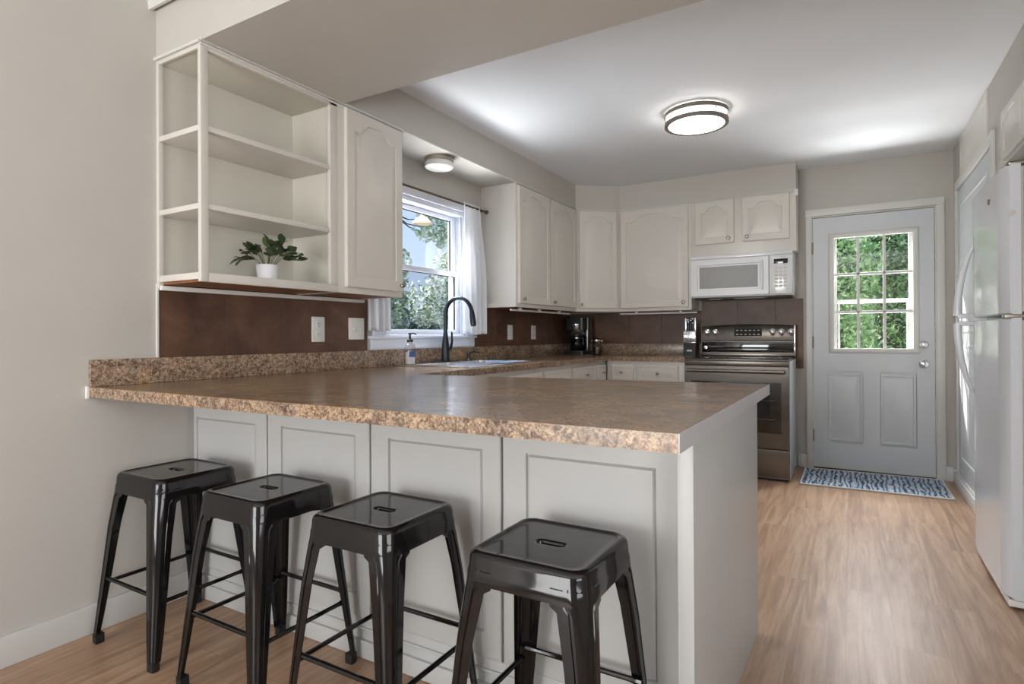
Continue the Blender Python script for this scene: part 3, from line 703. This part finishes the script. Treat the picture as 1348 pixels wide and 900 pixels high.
# ================================================================== MICROWAVE
MX0, MX1, MZ0, MZ1, MY = 1.286, 2.062, 1.407, 1.7555, 5.010
T = thing('microwave','white over-the-range microwave fixed below the short cabinet','microwave',((MX0+MX1)/2,5.19,MZ0))
B().box(MX0+.002,MX1,MY+.02,YB-.0065,MZ0,MZ1-.0005,.003).build('body','appliance_white',T)
b = B(); b.box(MX0,MX1,MY+.004,MY+.022,1.728,1.755,.003)
for i in range(3): pass
b.build('top_grille','appliance_white',T)
b = B(); panel(b, (MX0,MY+.022,MZ0+.010), (1,0,0), (0,-1,0), 1.892-MX0, 1.722-MZ0-.010, (.052,.066,.048,.046), depth=.024, gd=.012, gw=.010, raised=False); dm = b.build('door','appliance_white',T)
B().box(MX0+.068,1.892-.082,MY+.008,MY+.012,MZ0+.074,1.722-.062,.002).build('window','microwave_window',dm)
B().box(1.836,1.852,MY-.020,MY-.004,MZ0+.05,1.69,.006).build('handle','appliance_white',dm)
b = B(); b.box(1.896,MX1,MY-.001,MY+.022,MZ0+.010,1.722,.004); cp = b.build('control_panel','appliance_white',T)
B().box(1.93,2.03,MY-.003,MY,1.655,1.692,.001).build('display','black_glass',cp)
b = B()
for r in range(6):
    for c in range(3): b.box(1.935+c*.032,1.935+c*.032+.024,MY-.0025,MY,1.47+r*.028,1.47+r*.028+.018,.001)
b.build('keypad','keypad_grey',cp)
b = B(); b.box(MX0+.02,MX1-.01,MY+.03,YB-.03,MZ0-.012,MZ0,.002); b.build('underside_grille','black_plastic',T)
b = B(); b.box(1.42,1.52,MY+.05,MY+.13,MZ0-.015,MZ0-.011,.001); b.box(1.62,1.86,MY+.05,MY+.10,MZ0-.015,MZ0-.011,.001); b.build('lamp_lens','frosted_glass',T)

# ================================================================== RANGE
RX0, RX1, RY = 1.298, 2.060, 4.716
T = thing('range','slate grey electric range with glass cooktop standing against the back wall','stove',((RX0+RX1)/2,5.04,0))
B().box(RX0,RX1,RY+.045,YB-.075,.012,.895,.003).build('body','range_side',T)
b = B(); b.box(RX0-.001,RX1+.001,RY+.010,YB-.075,.895,.907,.003); b.build('cooktop_frame','slate_steel',T)
b = B(); b.box(RX0+.006,RX1-.006,RY+.016,YB-.08,.907,.913,.002); ck = b.build('cooktop','black_glass',T)
for cx,cy,r in ((1.48,4.92,.10),(1.88,4.92,.115),(1.48,5.16,.08),(1.88,5.16,.08)):
    b = B(); n=40
    b.rings([[(cx+q*cos(2*pi*i/n),cy+q*sin(2*pi*i/n),.9132) for i in range(n)] for q in (r,r-.003)], False, False); b.build('burner_ring','keypad_grey',ck)
b = B(); b.box(RX0,RX1,RY+.012,RY+.045,.858,.894,.004); b.build('front_strip','slate_steel',T)
b = B(); panel(b, (RX0+.002,RY+.044,.243), (1,0,0), (0,-1,0), RX1-RX0-.004, .612, (.052,.052,.115,.118), depth=.044, gd=.004, gw=.002, raised=False, K=12); od = b.build('oven_door','slate_steel',T)
B().box(RX0+.058,RX1-.058,RY+.001,RY+.006,.362,.733,.001).build('oven_window','black_glass',od)
b = B()
for z in (.46,.60): b.box(RX0+.10,RX1-.10,RY-.0003,RY+.001,z,z+.0015)
b.build('rack_line','chrome',od)
b = B(); b.tube([(RX0+.03,RY-.040,.818),(RX1-.03,RY-.040,.818)], .0145, 14)
for x in (RX0+.05,RX1-.05): b.tube([(x,RY-.040,.818),(x,RY+.002,.818)], .010, 10)
b.build('handle','chrome' if 0 else 'slate_steel',od)
b = B(); b.box(RX0+.002,RX1-.002,RY+.004,RY+.045,.030,.236,.006); b.build('storage_drawer','slate_steel',T)
b = B(); b.box(RX0+.02,RX1-.02,RY+.05,YB-.10,0,.030); b.build('kick_base','black_plastic',T)
# back guard: curved top control panel
b = B(); N=24; xs = [RX0+.012+(RX1-RX0-.012)*i/N for i in range(N+1)]
top = lambda x: 1.168+.016*(1-((x-1.685)/.375)**2)
sec = []
for x in xs: sec.append([(x,5.300,.905),(x,5.292,1.040),(x,5.276,1.046),(x,5.302,top(x)-.010),(x,5.312,top(x)),(x,YB-.012,top(x)),(x,YB-.012,.905)])
b.rings(sec, True, True); bg_ = b.build('backguard','slate_steel',T)
B().box(RX0+.018,RX1-.012,5.284,5.300,.945,1.036,.002).build('lower_glass','black_glass',T)
B().box(RX0+.012,RX1,5.27,5.302,.913,.938,.003).build('vent_rail','slate_steel',T)
B().box(RX1-.010,RX1+.002,5.272,YB-.012,.913,1.172,.002).build('side_trim','chrome',T)
def on_panel(z): return 5.276+(z-1.046)/(1.165-1.046)*.026
b = B()
zc_ = 1.118
b.rings([[(1.585,on_panel(1.086)-.003,1.086),(1.805,on_panel(1.086)-.003,1.086),(1.805,on_panel(1.15)-.003,1.15),(1.585,on_panel(1.15)-.003,1.15)],[(1.585,on_panel(1.086)+.004,1.086),(1.805,on_panel(1.086)+.004,1.086),(1.805,on_panel(1.15)+.004,1.15),(1.585,on_panel(1.15)+.004,1.15)]], True, True)
disp = b.build('display','black_glass',T,smooth=False)
b = B()
for i in range(6):
    for z in (1.098,1.132): b.box(1.600+i*.034,1.600+i*.034+.018,on_panel(z)-.0045,on_panel(z)-.002,z-.004,z+.004,.001)
b.build('display_mark','keypad_grey',disp)
for x in (1.357,1.428,1.887,1.956,2.030):
    y = on_panel(1.118); b = B(); b.lathe((x,y+.002,1.118), [(.026,0),(.026,-.004),(.021,-.006),(.019,-.024),(.012,-.027)], 20, 'y'); b.box(x-.004,x+.004,y-.034,y-.02,1.100,1.137,.002)
    b.build('knob','chrome',T)
B().lathe((1.498,on_panel(1.118)+.001,1.118), [(.009,0),(.009,-.003),(.006,-.004)], 14, 'y').build('indicator_lamp','black_glass',T)
B().lathe((1.345,5.286,.985), [(.016,0),(.016,-.004),(.010,-.005)], 18, 'y').build('badge_glint','chrome',T)  # light disc stands in for a small clock reflection in the lower glass

# ================================================================== REFRIGERATOR
FX0, FY0, FY1, FZT = 2.972, 2.99, 3.69, 1.768
T = thing('refrigerator','white top-freezer refrigerator standing in the recess of the right wall','refrigerator',(3.3,3.34,0))
B().box(3.045,3.72,FY0+.004,FY1-.004,.05,FZT-.008,.006).build('body','fridge_side',T)
B().box(3.060,3.70,FY0+.01,FY1-.01,.012,.05).build('kick_base','appliance_white',T)
for z0, z1, nm in ((1.172,FZT,'freezer_door'),(.040,1.158,'fridge_door')):
    b = B(); t_ = bmesh.new(); nseg = 14; rr = []
    prof = []
    for i in range(nseg+1):
        u = i/nseg; y = FY0+(FY1-FY0)*u; bow = .010*(1-(2*u-1)**2)
        edge_ = .018*(max(0, abs(2*u-1)-.9)/.1)**2
        prof.append((FX0+.010-bow+edge_, y))
    prof += [(3.036,FY1),(3.036,FY0)]
    rings_ = []
    for z, ins in ((z0+.0,.010),(z0+.006,.002),(z0+.02,0),(z1-.02,0),(z1-.006,.002),(z1,.010)):
        rings_.append([(x+ins if k <= nseg else x, y, z) for k,(x,y) in enumerate(prof)])
    b.rings(rings_, True, True); dr = b.build(nm,'fridge_white',T)
    B().box(3.036,3.045,FY0+.012,FY1-.012,z0+.01,z1-.01).build('gasket','keypad_grey',dr)
    # arched handle near the far edge, widest at the doors' meeting line
    hy = FY1-.055; b = B(); pts = []; rad = []
    for i in range(15):
        s = i/14; out = .062*(1-(s)**2.2)
        z = (z0+.012 + s*.335) if nm == 'freezer_door' else (z1-.012 - s*.345)
        pts.append((FX0-out+.004, hy-.02*s*0, z)); rad.append(.018*(1-.65*s**2))
    b.tube(pts, .014, 12, radii=rad)
    zz = pts[0][2]; b.box(FX0-.060,FX0+.012,hy-.016,hy+.016,zz-.012,zz+.012,.006)
    b.build('handle','fridge_white',dr)
b = B(); b.box(2.985,3.10,FY0+.01,FY0+.07,1.1585,1.1715,.002); b.box(3.0,3.08,FY0+.01,FY0+.06,FZT,FZT+.014,.004); b.box(2.995,3.09,FY0+.005,FY0+.06,.022,.040,.003)
b.build('hinge','nickel',T)
b = B(); b.box(2.99,3.06,FY0+.004,FY1-.02,.010,.036,.004); b.build('toe_grille','appliance_white',T)
for x,y in ((3.03,FY0+.05),(3.03,FY1-.05),(3.66,FY0+.05),(3.66,FY1-.05)): B().lathe((x,y,0), [(.016,0),(.016,.008),(.008,.012),(.008,.05)], 12).build('foot','black_plastic',T)
tag(B().lathe((2.966,3.16,1.655), [(.012,0),(.012,-.005),(.009,-.007)], 14, 'x').build('fridge_magnet','nickel'),'small grey round magnet on the front of the freezer door','magnet')
tag(B().lathe((3.006,2.9896,1.575), [(.011,0),(.011,-.004),(.008,-.005)], 14, 'y').build('fridge_magnet','keypad_grey'),'small pale magnet on the side edge of the freezer door','magnet')
# cabinet above the refrigerator
T = thing('over_fridge_cabinet','white cabinet mounted in the recess above the refrigerator','cabinet',(3.4,3.3,1.93))
B().box(3.118,3.72,AY0+.001,AY1-.001,1.935,2.199,.002).build('carcass','cabinet_paint',T)
for k,(ya,yb) in enumerate(((2.88,3.285),(3.30,3.705))):
    b = B(); panel(b, (3.1175,ya,1.945), (0,1,0), (-1,0,0), yb-ya, .24, (.045,.045,.04,.03), depth=.018, rise=.03); b.build('door','cabinet_paint',T)

# ================================================================== COUNTER ITEMS
cx_, cy_ = .185, 5.14
T = thing('coffee_maker','black drip coffee maker with glass carafe in the far counter corner','coffee maker',(cx_,cy_,CT))
def rb(b, x0,x1,y0,y1,z0,z1,r=.02): b.rings([rect(x0,x1,y0,y1,z,r) for z in (z0,z1)], True, True)
b = B(); rb(b, cx_-.10,cx_+.10,cy_-.10,cy_+.12,CT,CT+.035); b.build('base','black_plastic',T)
b = B(); rb(b, cx_-.10,cx_+.10,cy_+.03,cy_+.12,CT+.035,CT+.35,.02); b.build('water_tank','black_gloss',T)
b = B(); rb(b, cx_-.10,cx_+.10,cy_-.09,cy_+.029,CT+.235,CT+.35,.03); br_ = b.build('brew_head','black_plastic',T)
b = B(); b.lathe((cx_+.01,cy_-.035,CT+.215), [(.055,0),(.066,.02),(.068,.075),(.060,.08)], 24); b.build('filter_basket','chrome',T)
B().lathe((cx_+.01,cy_-.035,CT+.035), [(.062,0),(.062,.004),(.055,.006)], 24).build('hot_plate','black_gloss',T)
b = B(); b.lathe((cx_+.01,cy_-.035,CT+.041), [(.045,0),(.062,.02),(.066,.06),(.058,.11),(.046,.135)], 24, cap1=False); cf = b.build('carafe','carafe_glass',T)
B().lathe((cx_+.01,cy_-.035,CT+.175), [(.048,0),(.048,.012),(.02,.016)], 24).build('lid','black_plastic',cf)
b = B(); b.lathe((cx_+.01,cy_-.035,CT+.150), [(.0535,0),(.0535,.012)], 24); b.build('collar','chrome',cf)
b = B(); b.tube([(cx_+.05,cy_-.065,CT+.165),(cx_+.095,cy_-.10,CT+.16),(cx_+.10,cy_-.105,CT+.10),(cx_+.062,cy_-.075,CT+.07)], .009, 8); b.build('handle','black_plastic',cf)
jx, jy = .385, 5.14
T = thing('glass_canister','small glass canister with steel clamp lid beside the coffee maker','jar',(jx,jy,CT))
b = B(); b.lathe((jx,jy,CT), [(.040,0),(.044,.006),(.044,.095),(.036,.108),(.036,.115)], 20, cap1=False); b.build('body','jar_glass',T)
B().lathe((jx,jy,CT+.003), [(.034,0),(.040,.004),(.040,.07),(.0,.071)], 20, cap1=False).build('contents','bronze',T)
b = B(); b.lathe((jx,jy,CT+.114), [(.043,0),(.046,.008),(.046,.026),(.030,.036),(.010,.045)], 20); b.build('lid','chrome',T)
for s in (-1,1):
    b = B(); b.lathe((jx+s*.050,jy-.004,CT+.120), [(.004,-.012),(.008,-.006),(.008,.012),(.004,.016)], 12); b.tube([(jx+s*.040,jy,CT+.124),(jx+s*.050,jy-.004,CT+.124)], .004, 8); b.build('clamp','chrome',T)
kx, ky = 1.232, 5.22
T = thing('knife_block','black knife block with steel front slots full of knives beside the range','knife block',(kx,ky,CT))
def kb(z, dy): return [(kx-.052,ky-.06+dy,z),(kx+.052,ky-.06+dy,z),(kx+.052,ky+.07+dy,z),(kx-.052,ky+.07+dy,z)]
b = B(); b.rings([kb(CT,0),kb(CT+.115,.02)], True, True); b.build('block','black_plastic',T,smooth=False)
b = B(); b.box(kx-.022,kx+.022,ky-.056,ky-.044,CT+.038,CT+.052,.002); b.build('badge_glint','plastic_white',T)
b = B(); b.box(kx-.052,kx+.052,ky-.036,ky-.030,CT+.115,CT+.215,.002); b.box(kx-.052,kx+.052,ky-.036,ky+.06,CT+.112,CT+.120,.002)
for i in range(7): b.box(kx-.050+i*.0155,kx-.045+i*.0155,ky-.041,ky-.036,CT+.12,CT+.212,.001)
b.box(kx-.052,kx-.046,ky-.036,ky+.06,CT+.115,CT+.215); b.box(kx+.046,kx+.052,ky-.036,ky+.06,CT+.115,CT+.215); b.build('slot_rack','chrome',T)
for i,(dx,dy,h,mt) in enumerate([(-.04,0,.33,'steel_bright'),(-.018,.0,.30,'black_plastic'),(.004,.0,.315,'black_plastic'),(.022,.0,.29,'black_plastic'),(.042,0,.33,'steel_bright'),(-.028,.03,.32,'black_plastic'),(.012,.03,.33,'black_plastic')]):
    b = B(); b.box(kx+dx-.008,kx+dx+.008,ky+dy-.018,ky+dy+.006,CT+.20,CT+h-.01,.004); k = b.build('knife',mt,T); B().box(kx+dx-.008,kx+dx+.008,ky+dy-.018,ky+dy+.006,CT+h-.010,CT+h,.003).build('pommel','chrome',k)

# potted plant on the shelf
px, py, pz = .205, 1.690, 1.3495
T = thing('potted_plant','leafy green plant in a small white pot on the lowest open shelf','plant',(px,py,pz))
b = B(); b.lathe((px,py,pz), [(.038,0),(.041,.003),(.047,.064),(.047,.068),(.043,.068),(.041,.058)], 28, cap1=False); b.build('pot','ceramic_white',T)
B().lathe((px,py,pz+.052), [(.0415,0),(.0415,.006),(.02,.009)], 20).build('soil','soil',T)
rr_ = random.Random(5)
st = B(); lf = B()
def leaf(b, p, d, n, L, w):
    p, d = Vector(p), Vector(d).normalized(); s = d.cross(Vector(n)).normalized(); nn = s.cross(d)
    K = 6; rows = []
    for i in range(K+1):
        t = i/K; ww = w*sin(pi*min(1,t*.94+.04))**.75*(1.05-.3*t); c = p+d*L*t - nn*(.18*L*t*t)
        rows.append([tuple(c-s*ww+nn*ww*.25), tuple(c), tuple(c+s*ww+nn*ww*.25)])
    b.rings(rows, False, False, closed=False)
stems = [  # end offsets in (y, x, z)
 (-.165,.03,.040),(-.135,.04,.085),(-.105,.02,.115),(-.14,.0,.05),(-.03,.05,.150),(.01,.08,.155),(.03,.0,.14),(.07,.03,.115),(.10,.05,.120),(.135,.03,.098),(.15,.02,.082),(-.05,.09,.08),(.04,.10,.09),(0,.04,.12),(-.02,-.04,.13),(.06,-.05,.11),(-.07,-.03,.12)]
for (dy,dx,dz) in stems:
    base = Vector((px+dx*.15,py+dy*.12,pz+.056)); end = Vector((px+dx,py+dy,pz+.038+dz*.80)); mid = (base+end)/2+Vector((0,-dy*.12,.022))
    pts = [base.lerp(mid,k/3) for k in range(3)]+[mid.lerp(end,k/3) for k in range(4)]
    st.tube(pts, .0014, 5)
    for k in range(4):
        t = .55+.45*k/3; p = base.lerp(mid,t*2) if t < .5 else mid.lerp(end,(t-.5)*2)
        d = (end-base).normalized()+Vector((rr_.uniform(-.9,.9),rr_.uniform(-.9,.9),rr_.uniform(-.5,.5)))
        leaf(lf, p, d, (rr_.uniform(-.6,.8),rr_.uniform(-.6,.6),1), rr_.uniform(.038,.056), rr_.uniform(.014,.021))
st.build('stem','stem_green',T); lfo = lf.build('foliage','leaf_potted',T,ang=80)

# rug
b = B(); nx_, ny_ = 60, 20
rz = lambda u,v: .008+.0012*sin(u*40)*sin(v*17)
g = [[Vector((2.128+.905*u/nx_+.0*v, 4.735+.028*(u/nx_)+.575*v/ny_, rz(u/nx_,v/ny_))) for u in range(nx_+1)] for v in range(ny_+1)]
b.rings([[tuple(p) for p in r] for r in g], False, False, closed=False)
T = thing('door_rug','blue and white woven rag rug in front of the back door','rug',(2.58,5.03,0))
o = b.build('weave','rug_weave',T,ang=180); md = o.modifiers.new('thickness','SOLIDIFY'); md.thickness = .007; md.offset = -1
b = B(); c_ = [(2.128,4.735),(3.033,4.763),(3.033,5.338),(2.128,5.31)]
for p,q in zip(c_, c_[1:]+c_[:1]): b.tube([(p[0],p[1],.0065),(q[0],q[1],.0065)], .0065, 8)
b.build('binding','rug_binding',T)

# ================================================================== CEILING LIGHTS
lx, ly = 1.645, 3.63
T = thing('ceiling_light','lit round flush ceiling light with brushed nickel rings in the kitchen','lamp',(lx,ly,ZC))
B().lathe((lx,ly,ZC), [(.165,0),(.165,-.012),(.10,-.012)], 48).build('canopy','nickel',T)
b = B(); b.lathe((lx,ly,ZC), [(.168,-.012),(.172,-.075),(.163,-.084),(.10,-.090),(.0,-.091)], 48, cap0=False, cap1=False); b.build('diffuser','lamp_diffuser',T)
def ringpart(r0, r1, z0, z1, nm, c, mat='ring_nickel', par=None):
    b = B(); n = 56
    b.rings([[(c[0]+r*cos(2*pi*i/n),c[1]+r*sin(2*pi*i/n),z) for i in range(n)] for r,z in ((r0,z0),(r1,z0),(r1,z1),(r0,z1))], False, False, loop=True); b.build(nm, mat, par)
ringpart(.170,.187,ZC-.034,ZC-.010,'ring',(lx,ly),par=T); ringpart(.164,.187,ZC-.086,ZC-.066,'ring',(lx,ly),par=T)
for k in range(3):
    a = radians(200+120*k); B().tube([(lx+.181*cos(a),ly+.181*sin(a),ZC-.066),(lx+.181*cos(a),ly+.181*sin(a),ZC-.026)], .004, 8).build('post','nickel',T)
wx, wy = .178, 2.985
T = thing('flush_light','small unlit round flush light under the soffit above the window','lamp',(wx,wy,ZT))
B().lathe((wx,wy,ZT), [(.094,0),(.094,-.026),(.090,-.028)], 36).build('metal_band','nickel',T)
B().lathe((wx,wy,ZT), [(.088,-.028),(.091,-.034),(.091,-.060),(.080,-.068),(.04,-.070)], 36).build('diffuser','frosted_glass',T)

# ================================================================== STOOLS
def sq(h, r, z, N=12, cx=0, cy=0):
    P = []
    for (sx,sy,a0) in ((1,-1,-pi/2),(1,1,0),(-1,1,pi/2),(-1,-1,pi)):
        for i in range(N):
            a = a0+pi/2*i/(N-1); P.append((cx+sx*(h-r)+r*cos(a), cy+sy*(h-r)+r*sin(a), z))
    return P
def slot(w, h, z, N=12):
    P = []
    for (sx,sy,a0) in ((1,-1,-pi/2),(1,1,0),(-1,1,pi/2),(-1,-1,pi)):
        for i in range(N):
            a = a0+pi/2*i/(N-1); P.append((sx*(w-h)+h*cos(a), h*sin(a), z))
    return P
SH = .612
def make_stool(label, group):
    T = thing('bar_stool', label, 'stool', (0,0,0), group)
    b = B()
    R = [slot(.036,.011,SH-.028), slot(.036,.011,SH-.008), slot(.039,.014,SH-.005), slot(.045,.020,SH-.005), sq(.112,.016,SH-.005), sq(.122,.022,SH-.0048), sq(.127,.026,SH-.0035), sq(.132,.030,SH), sq(.139,.034,SH-.001), sq(.146,.038,SH-.007), sq(.149,.040,SH-.016),
         sq(.1505,.040,SH-.040), sq(.152,.040,SH-.044), sq(.154,.040,SH-.070), sq(.152,.039,SH-.070), sq(.149,.038,SH-.042), sq(.145,.036,SH-.012), sq(.118,.020,SH-.009)]
    b.rings(R, False, False); b.build('seat','stool_black',T,ang=50)
    # cross brace beneath the seat
    b = B()
    for s in (-1,1): b.tube([(-.13,-.13*s,SH-.085),(.13,.13*s,SH-.085)], .007, 6)
    b.build('brace','stool_black',T)
    for sx in (-1,1):
        for sy in (-1,1):
            b = B(); rr = []
            # L-shaped folded sheet leg: section from flange to rounded corner to flange
            for z, c, w, r in ((SH-.030,.1495,.078,.040),(SH-.075,.1545,.082,.038),(SH-.085,.1555,.066,.036),(.42,.167,.056,.030),(.25,.180,.046,.024),(.10,.1915,.036,.019),(.030,.1965,.029,.015)):
                out = []; inn = []; th = .0022
                out.append((c-w, c)); out.append((c-w*.62, c)); out.append((c-w*.58, c-.003)); out.append((c-w*.50, c-.003)); out.append((c-w*.46, c))
                for i in range(7):
                    a = pi/2-(pi/2)*i/6; out.append((c-r+r*cos(a), c-r+r*sin(a)))
                out += [(c, c-w*.46),(c-.003, c-w*.50),(c-.003, c-w*.58),(c, c-w*.62),(c, c-w)]
                for (x,y) in reversed(out): inn.append((x-th if x > c-w+.001 else x, y-th if y > c-w+.001 else y))
                rr.append([(sx*x, sy*y, z) for x,y in out+inn])
            b.rings(rr, True, True)
            lg = b.build('leg','stool_black',T,ang=40)
            f = B(); c = .196
            f.rings([[(sx*(c-.0145+q*dx_), sy*(c-.0145+q*dy_), z) for dx_,dy_ in ((-1,-1),(.4,-1),(.85,-.85),(1,-.4),(1,.4),(.85,.85),(.4,1),(-1,1))] for z,q in ((0,.0125),(.004,.0145),(.034,.0145))], True, True)
            f.build('foot_cap','rubber',lg,smooth=False)
    for k, z in ((0,.238),(1,.238),(2,.212),(3,.212)):
        c = .174; e = .170
        p, q = [((-c+.01,-c+.002,z),(c-.01,-c+.002,z)),((-c+.01,c-.002,z),(c-.01,c-.002,z)),((-c+.002,-c+.01,z),(-c+.002,c-.01,z)),((c-.002,-c+.01,z),(c-.002,c-.01,z))][k]
        b = B(); P_, Q_ = Vector(p), Vector(q); d = (Q_-P_)
        b.tube([P_, P_+d*.06, P_+d*.10, P_+d*.90, P_+d*.94, Q_], .007, 8, radii=[.009,.009,.0072,.0072,.009,.009]); b.build('footrest_bar','stool_black',T)
    return T
def copy_tree(o, parent=None):
    c = o.copy(); COL.objects.link(c); c.parent = parent
    for ch in list(o.children): copy_tree(ch, c)
    return c
G = 'black metal stools along the bar counter'
proto = make_stool('black metal bar stool farthest left, closest to the left wall', G)
spots = [(.285,1.238,0),(.812,1.236,0),(1.308,1.240,0),(1.838,1.232,0)]
labs = [None, 'black metal bar stool second from the left wall', 'black metal bar stool third from the left wall, left of the nearest one', 'nearest and rightmost black metal bar stool at the peninsula corner']
for i,(x,y,a) in enumerate(spots):
    o = proto if i == 0 else copy_tree(proto)
    if i: o['label'] = labs[i]
    o.location = (x,y,0); o.rotation_euler = (0,0,radians(a))

# ================================================================== OUTDOORS
struct(B().box(-40,40,5.53,60,-.25,-.2).build('ground','grass_ground',smooth=False))
struct(B().box(-40,-.16,-20,5.53,-.25,-.2).build('lawn','grass_ground',smooth=False))
struct(B().box(1.9,3.4,5.53,6.6,-.2,-.03,.01).build('door_step','concrete'))
def foliage(name, label, cat, base, blobs, n, size, mat, seed, trunk=True, core=.72, group=None):
    T = thing(name, label, cat, base, group); R = random.Random(seed)
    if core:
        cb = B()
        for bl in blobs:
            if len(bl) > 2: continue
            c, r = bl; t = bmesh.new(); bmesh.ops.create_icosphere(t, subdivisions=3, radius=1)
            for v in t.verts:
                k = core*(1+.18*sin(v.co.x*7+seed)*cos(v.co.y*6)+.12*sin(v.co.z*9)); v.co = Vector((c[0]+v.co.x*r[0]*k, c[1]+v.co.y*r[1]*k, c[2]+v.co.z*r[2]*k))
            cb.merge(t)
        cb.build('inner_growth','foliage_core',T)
    verts, faces = [], []; tot = sum(bl[1][0]*bl[1][2] for bl in blobs if len(bl) == 2)
    for bl in blobs:
        c, r = bl[0], bl[1]; m_, sz = (bl[2], bl[3]) if len(bl) > 2 else (int(n*r[0]*r[2]/tot), size)
        for _ in range(m_):
            d = Vector((R.gauss(0,1),R.gauss(0,1),R.gauss(0,1))).normalized()*R.uniform(.3 if len(bl) > 2 or not core else .62,1.08)
            p = Vector((c[0]+d.x*r[0],c[1]+d.y*r[1],c[2]+d.z*r[2]))
            u = Vector((R.gauss(0,1),R.gauss(0,1),R.gauss(0,1))).normalized(); w = u.orthogonal().normalized(); q = sz*R.uniform(.6,1.3)
            k = len(verts); verts += [p-u*q*.5, p+w*q*.28, p+u*q*.6, p-w*q*.28]; faces.append((k,k+1,k+2,k+3))
    me = bpy.data.meshes.new('foliage'); off = Vector(base); me.from_pydata([tuple(v-off) for v in verts], [], faces); me.materials.append(MATS[mat])
    o = bpy.data.objects.new('foliage', me); COL.objects.link(o); o.parent = T
    if trunk:
        b = B(); top = Vector(blobs[0][0]); bs = Vector(base)
        b.tube([bs, bs.lerp(top,.4)+Vector((.1,.05,0)), bs.lerp(top,.8), top], .1, 8, radii=[.12,.09,.06,.03])
        for bl in blobs[1:]: c = bl[0]; b.tube([bs.lerp(top,.6), (bs.lerp(top,.6)+Vector(c))/2+Vector((0,0,-.1)), Vector(c)], .03, 6, radii=[.03,.012,.005])
        b.build('trunk','bark',T)
    return T
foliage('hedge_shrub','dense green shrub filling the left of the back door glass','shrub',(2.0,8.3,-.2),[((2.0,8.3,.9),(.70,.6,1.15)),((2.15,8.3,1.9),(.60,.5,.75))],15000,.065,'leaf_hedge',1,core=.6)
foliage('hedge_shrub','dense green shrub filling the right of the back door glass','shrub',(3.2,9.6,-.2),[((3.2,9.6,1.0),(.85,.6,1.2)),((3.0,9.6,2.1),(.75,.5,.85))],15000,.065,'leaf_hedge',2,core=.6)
foliage('broadleaf_tree','tree with bright sky glints painted on its leaves at the left of the kitchen window view','tree',(-5.4,8.3,-.2),[((-5.4,8.3,1.7),(.75,.75,.85)),((-5.3,8.75,2.55),(.30,.30,.32))],3600,.10,'leaf_tree',3,core=.0)
foliage('broadleaf_tree','tree with bright sky glints painted on its leaves at the right of the kitchen window view','tree',(-4.9,10.2,-.2),[((-4.9,10.2,1.75),(.95,.85,.85)),((-4.8,10.25,2.65),(.55,.55,.42))],5000,.10,'leaf_tree',4,core=.0)
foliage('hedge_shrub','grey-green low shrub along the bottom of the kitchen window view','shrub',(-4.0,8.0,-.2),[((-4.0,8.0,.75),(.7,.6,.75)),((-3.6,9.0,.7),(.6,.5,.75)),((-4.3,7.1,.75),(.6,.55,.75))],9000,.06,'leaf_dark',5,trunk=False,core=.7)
foliage('sun_block_tree','tall leafy tree outside, unseen crown added to block sun, with a low branch across the top of the window glass','tree',(-7.5,11.5,-.2),[((-7.0,10.2,7.0),(2.6,2.6,2.0)),((-5.4,8.6,6.2),(1.5,1.5,1.3)),((-2.7,6.65,2.62),(.30,.30,.18),330,.075),((-2.5,6.55,2.45),(.10,.10,.16),90,.07),((-3.2,7.3,2.95),(.30,.30,.2),200,.09)],16000,.24,'leaf_tree',8,core=.55)  # high crown out of view, added to keep sun off the counter
T = thing('reflection_disc','tan round disc added outside for a reflection high in the kitchen window glass','lamp',(-.14,4.0,2.62))  # disc and arm added outside in place of a reflection in the pane
b = B(); b.lathe((-.80,4.02,2.105), [(.085,-.02),(.080,.0),(.055,.028),(.018,.045),(.016,.07)], 24, cap0=False); b.build('tan_disc','disc_tan',T)
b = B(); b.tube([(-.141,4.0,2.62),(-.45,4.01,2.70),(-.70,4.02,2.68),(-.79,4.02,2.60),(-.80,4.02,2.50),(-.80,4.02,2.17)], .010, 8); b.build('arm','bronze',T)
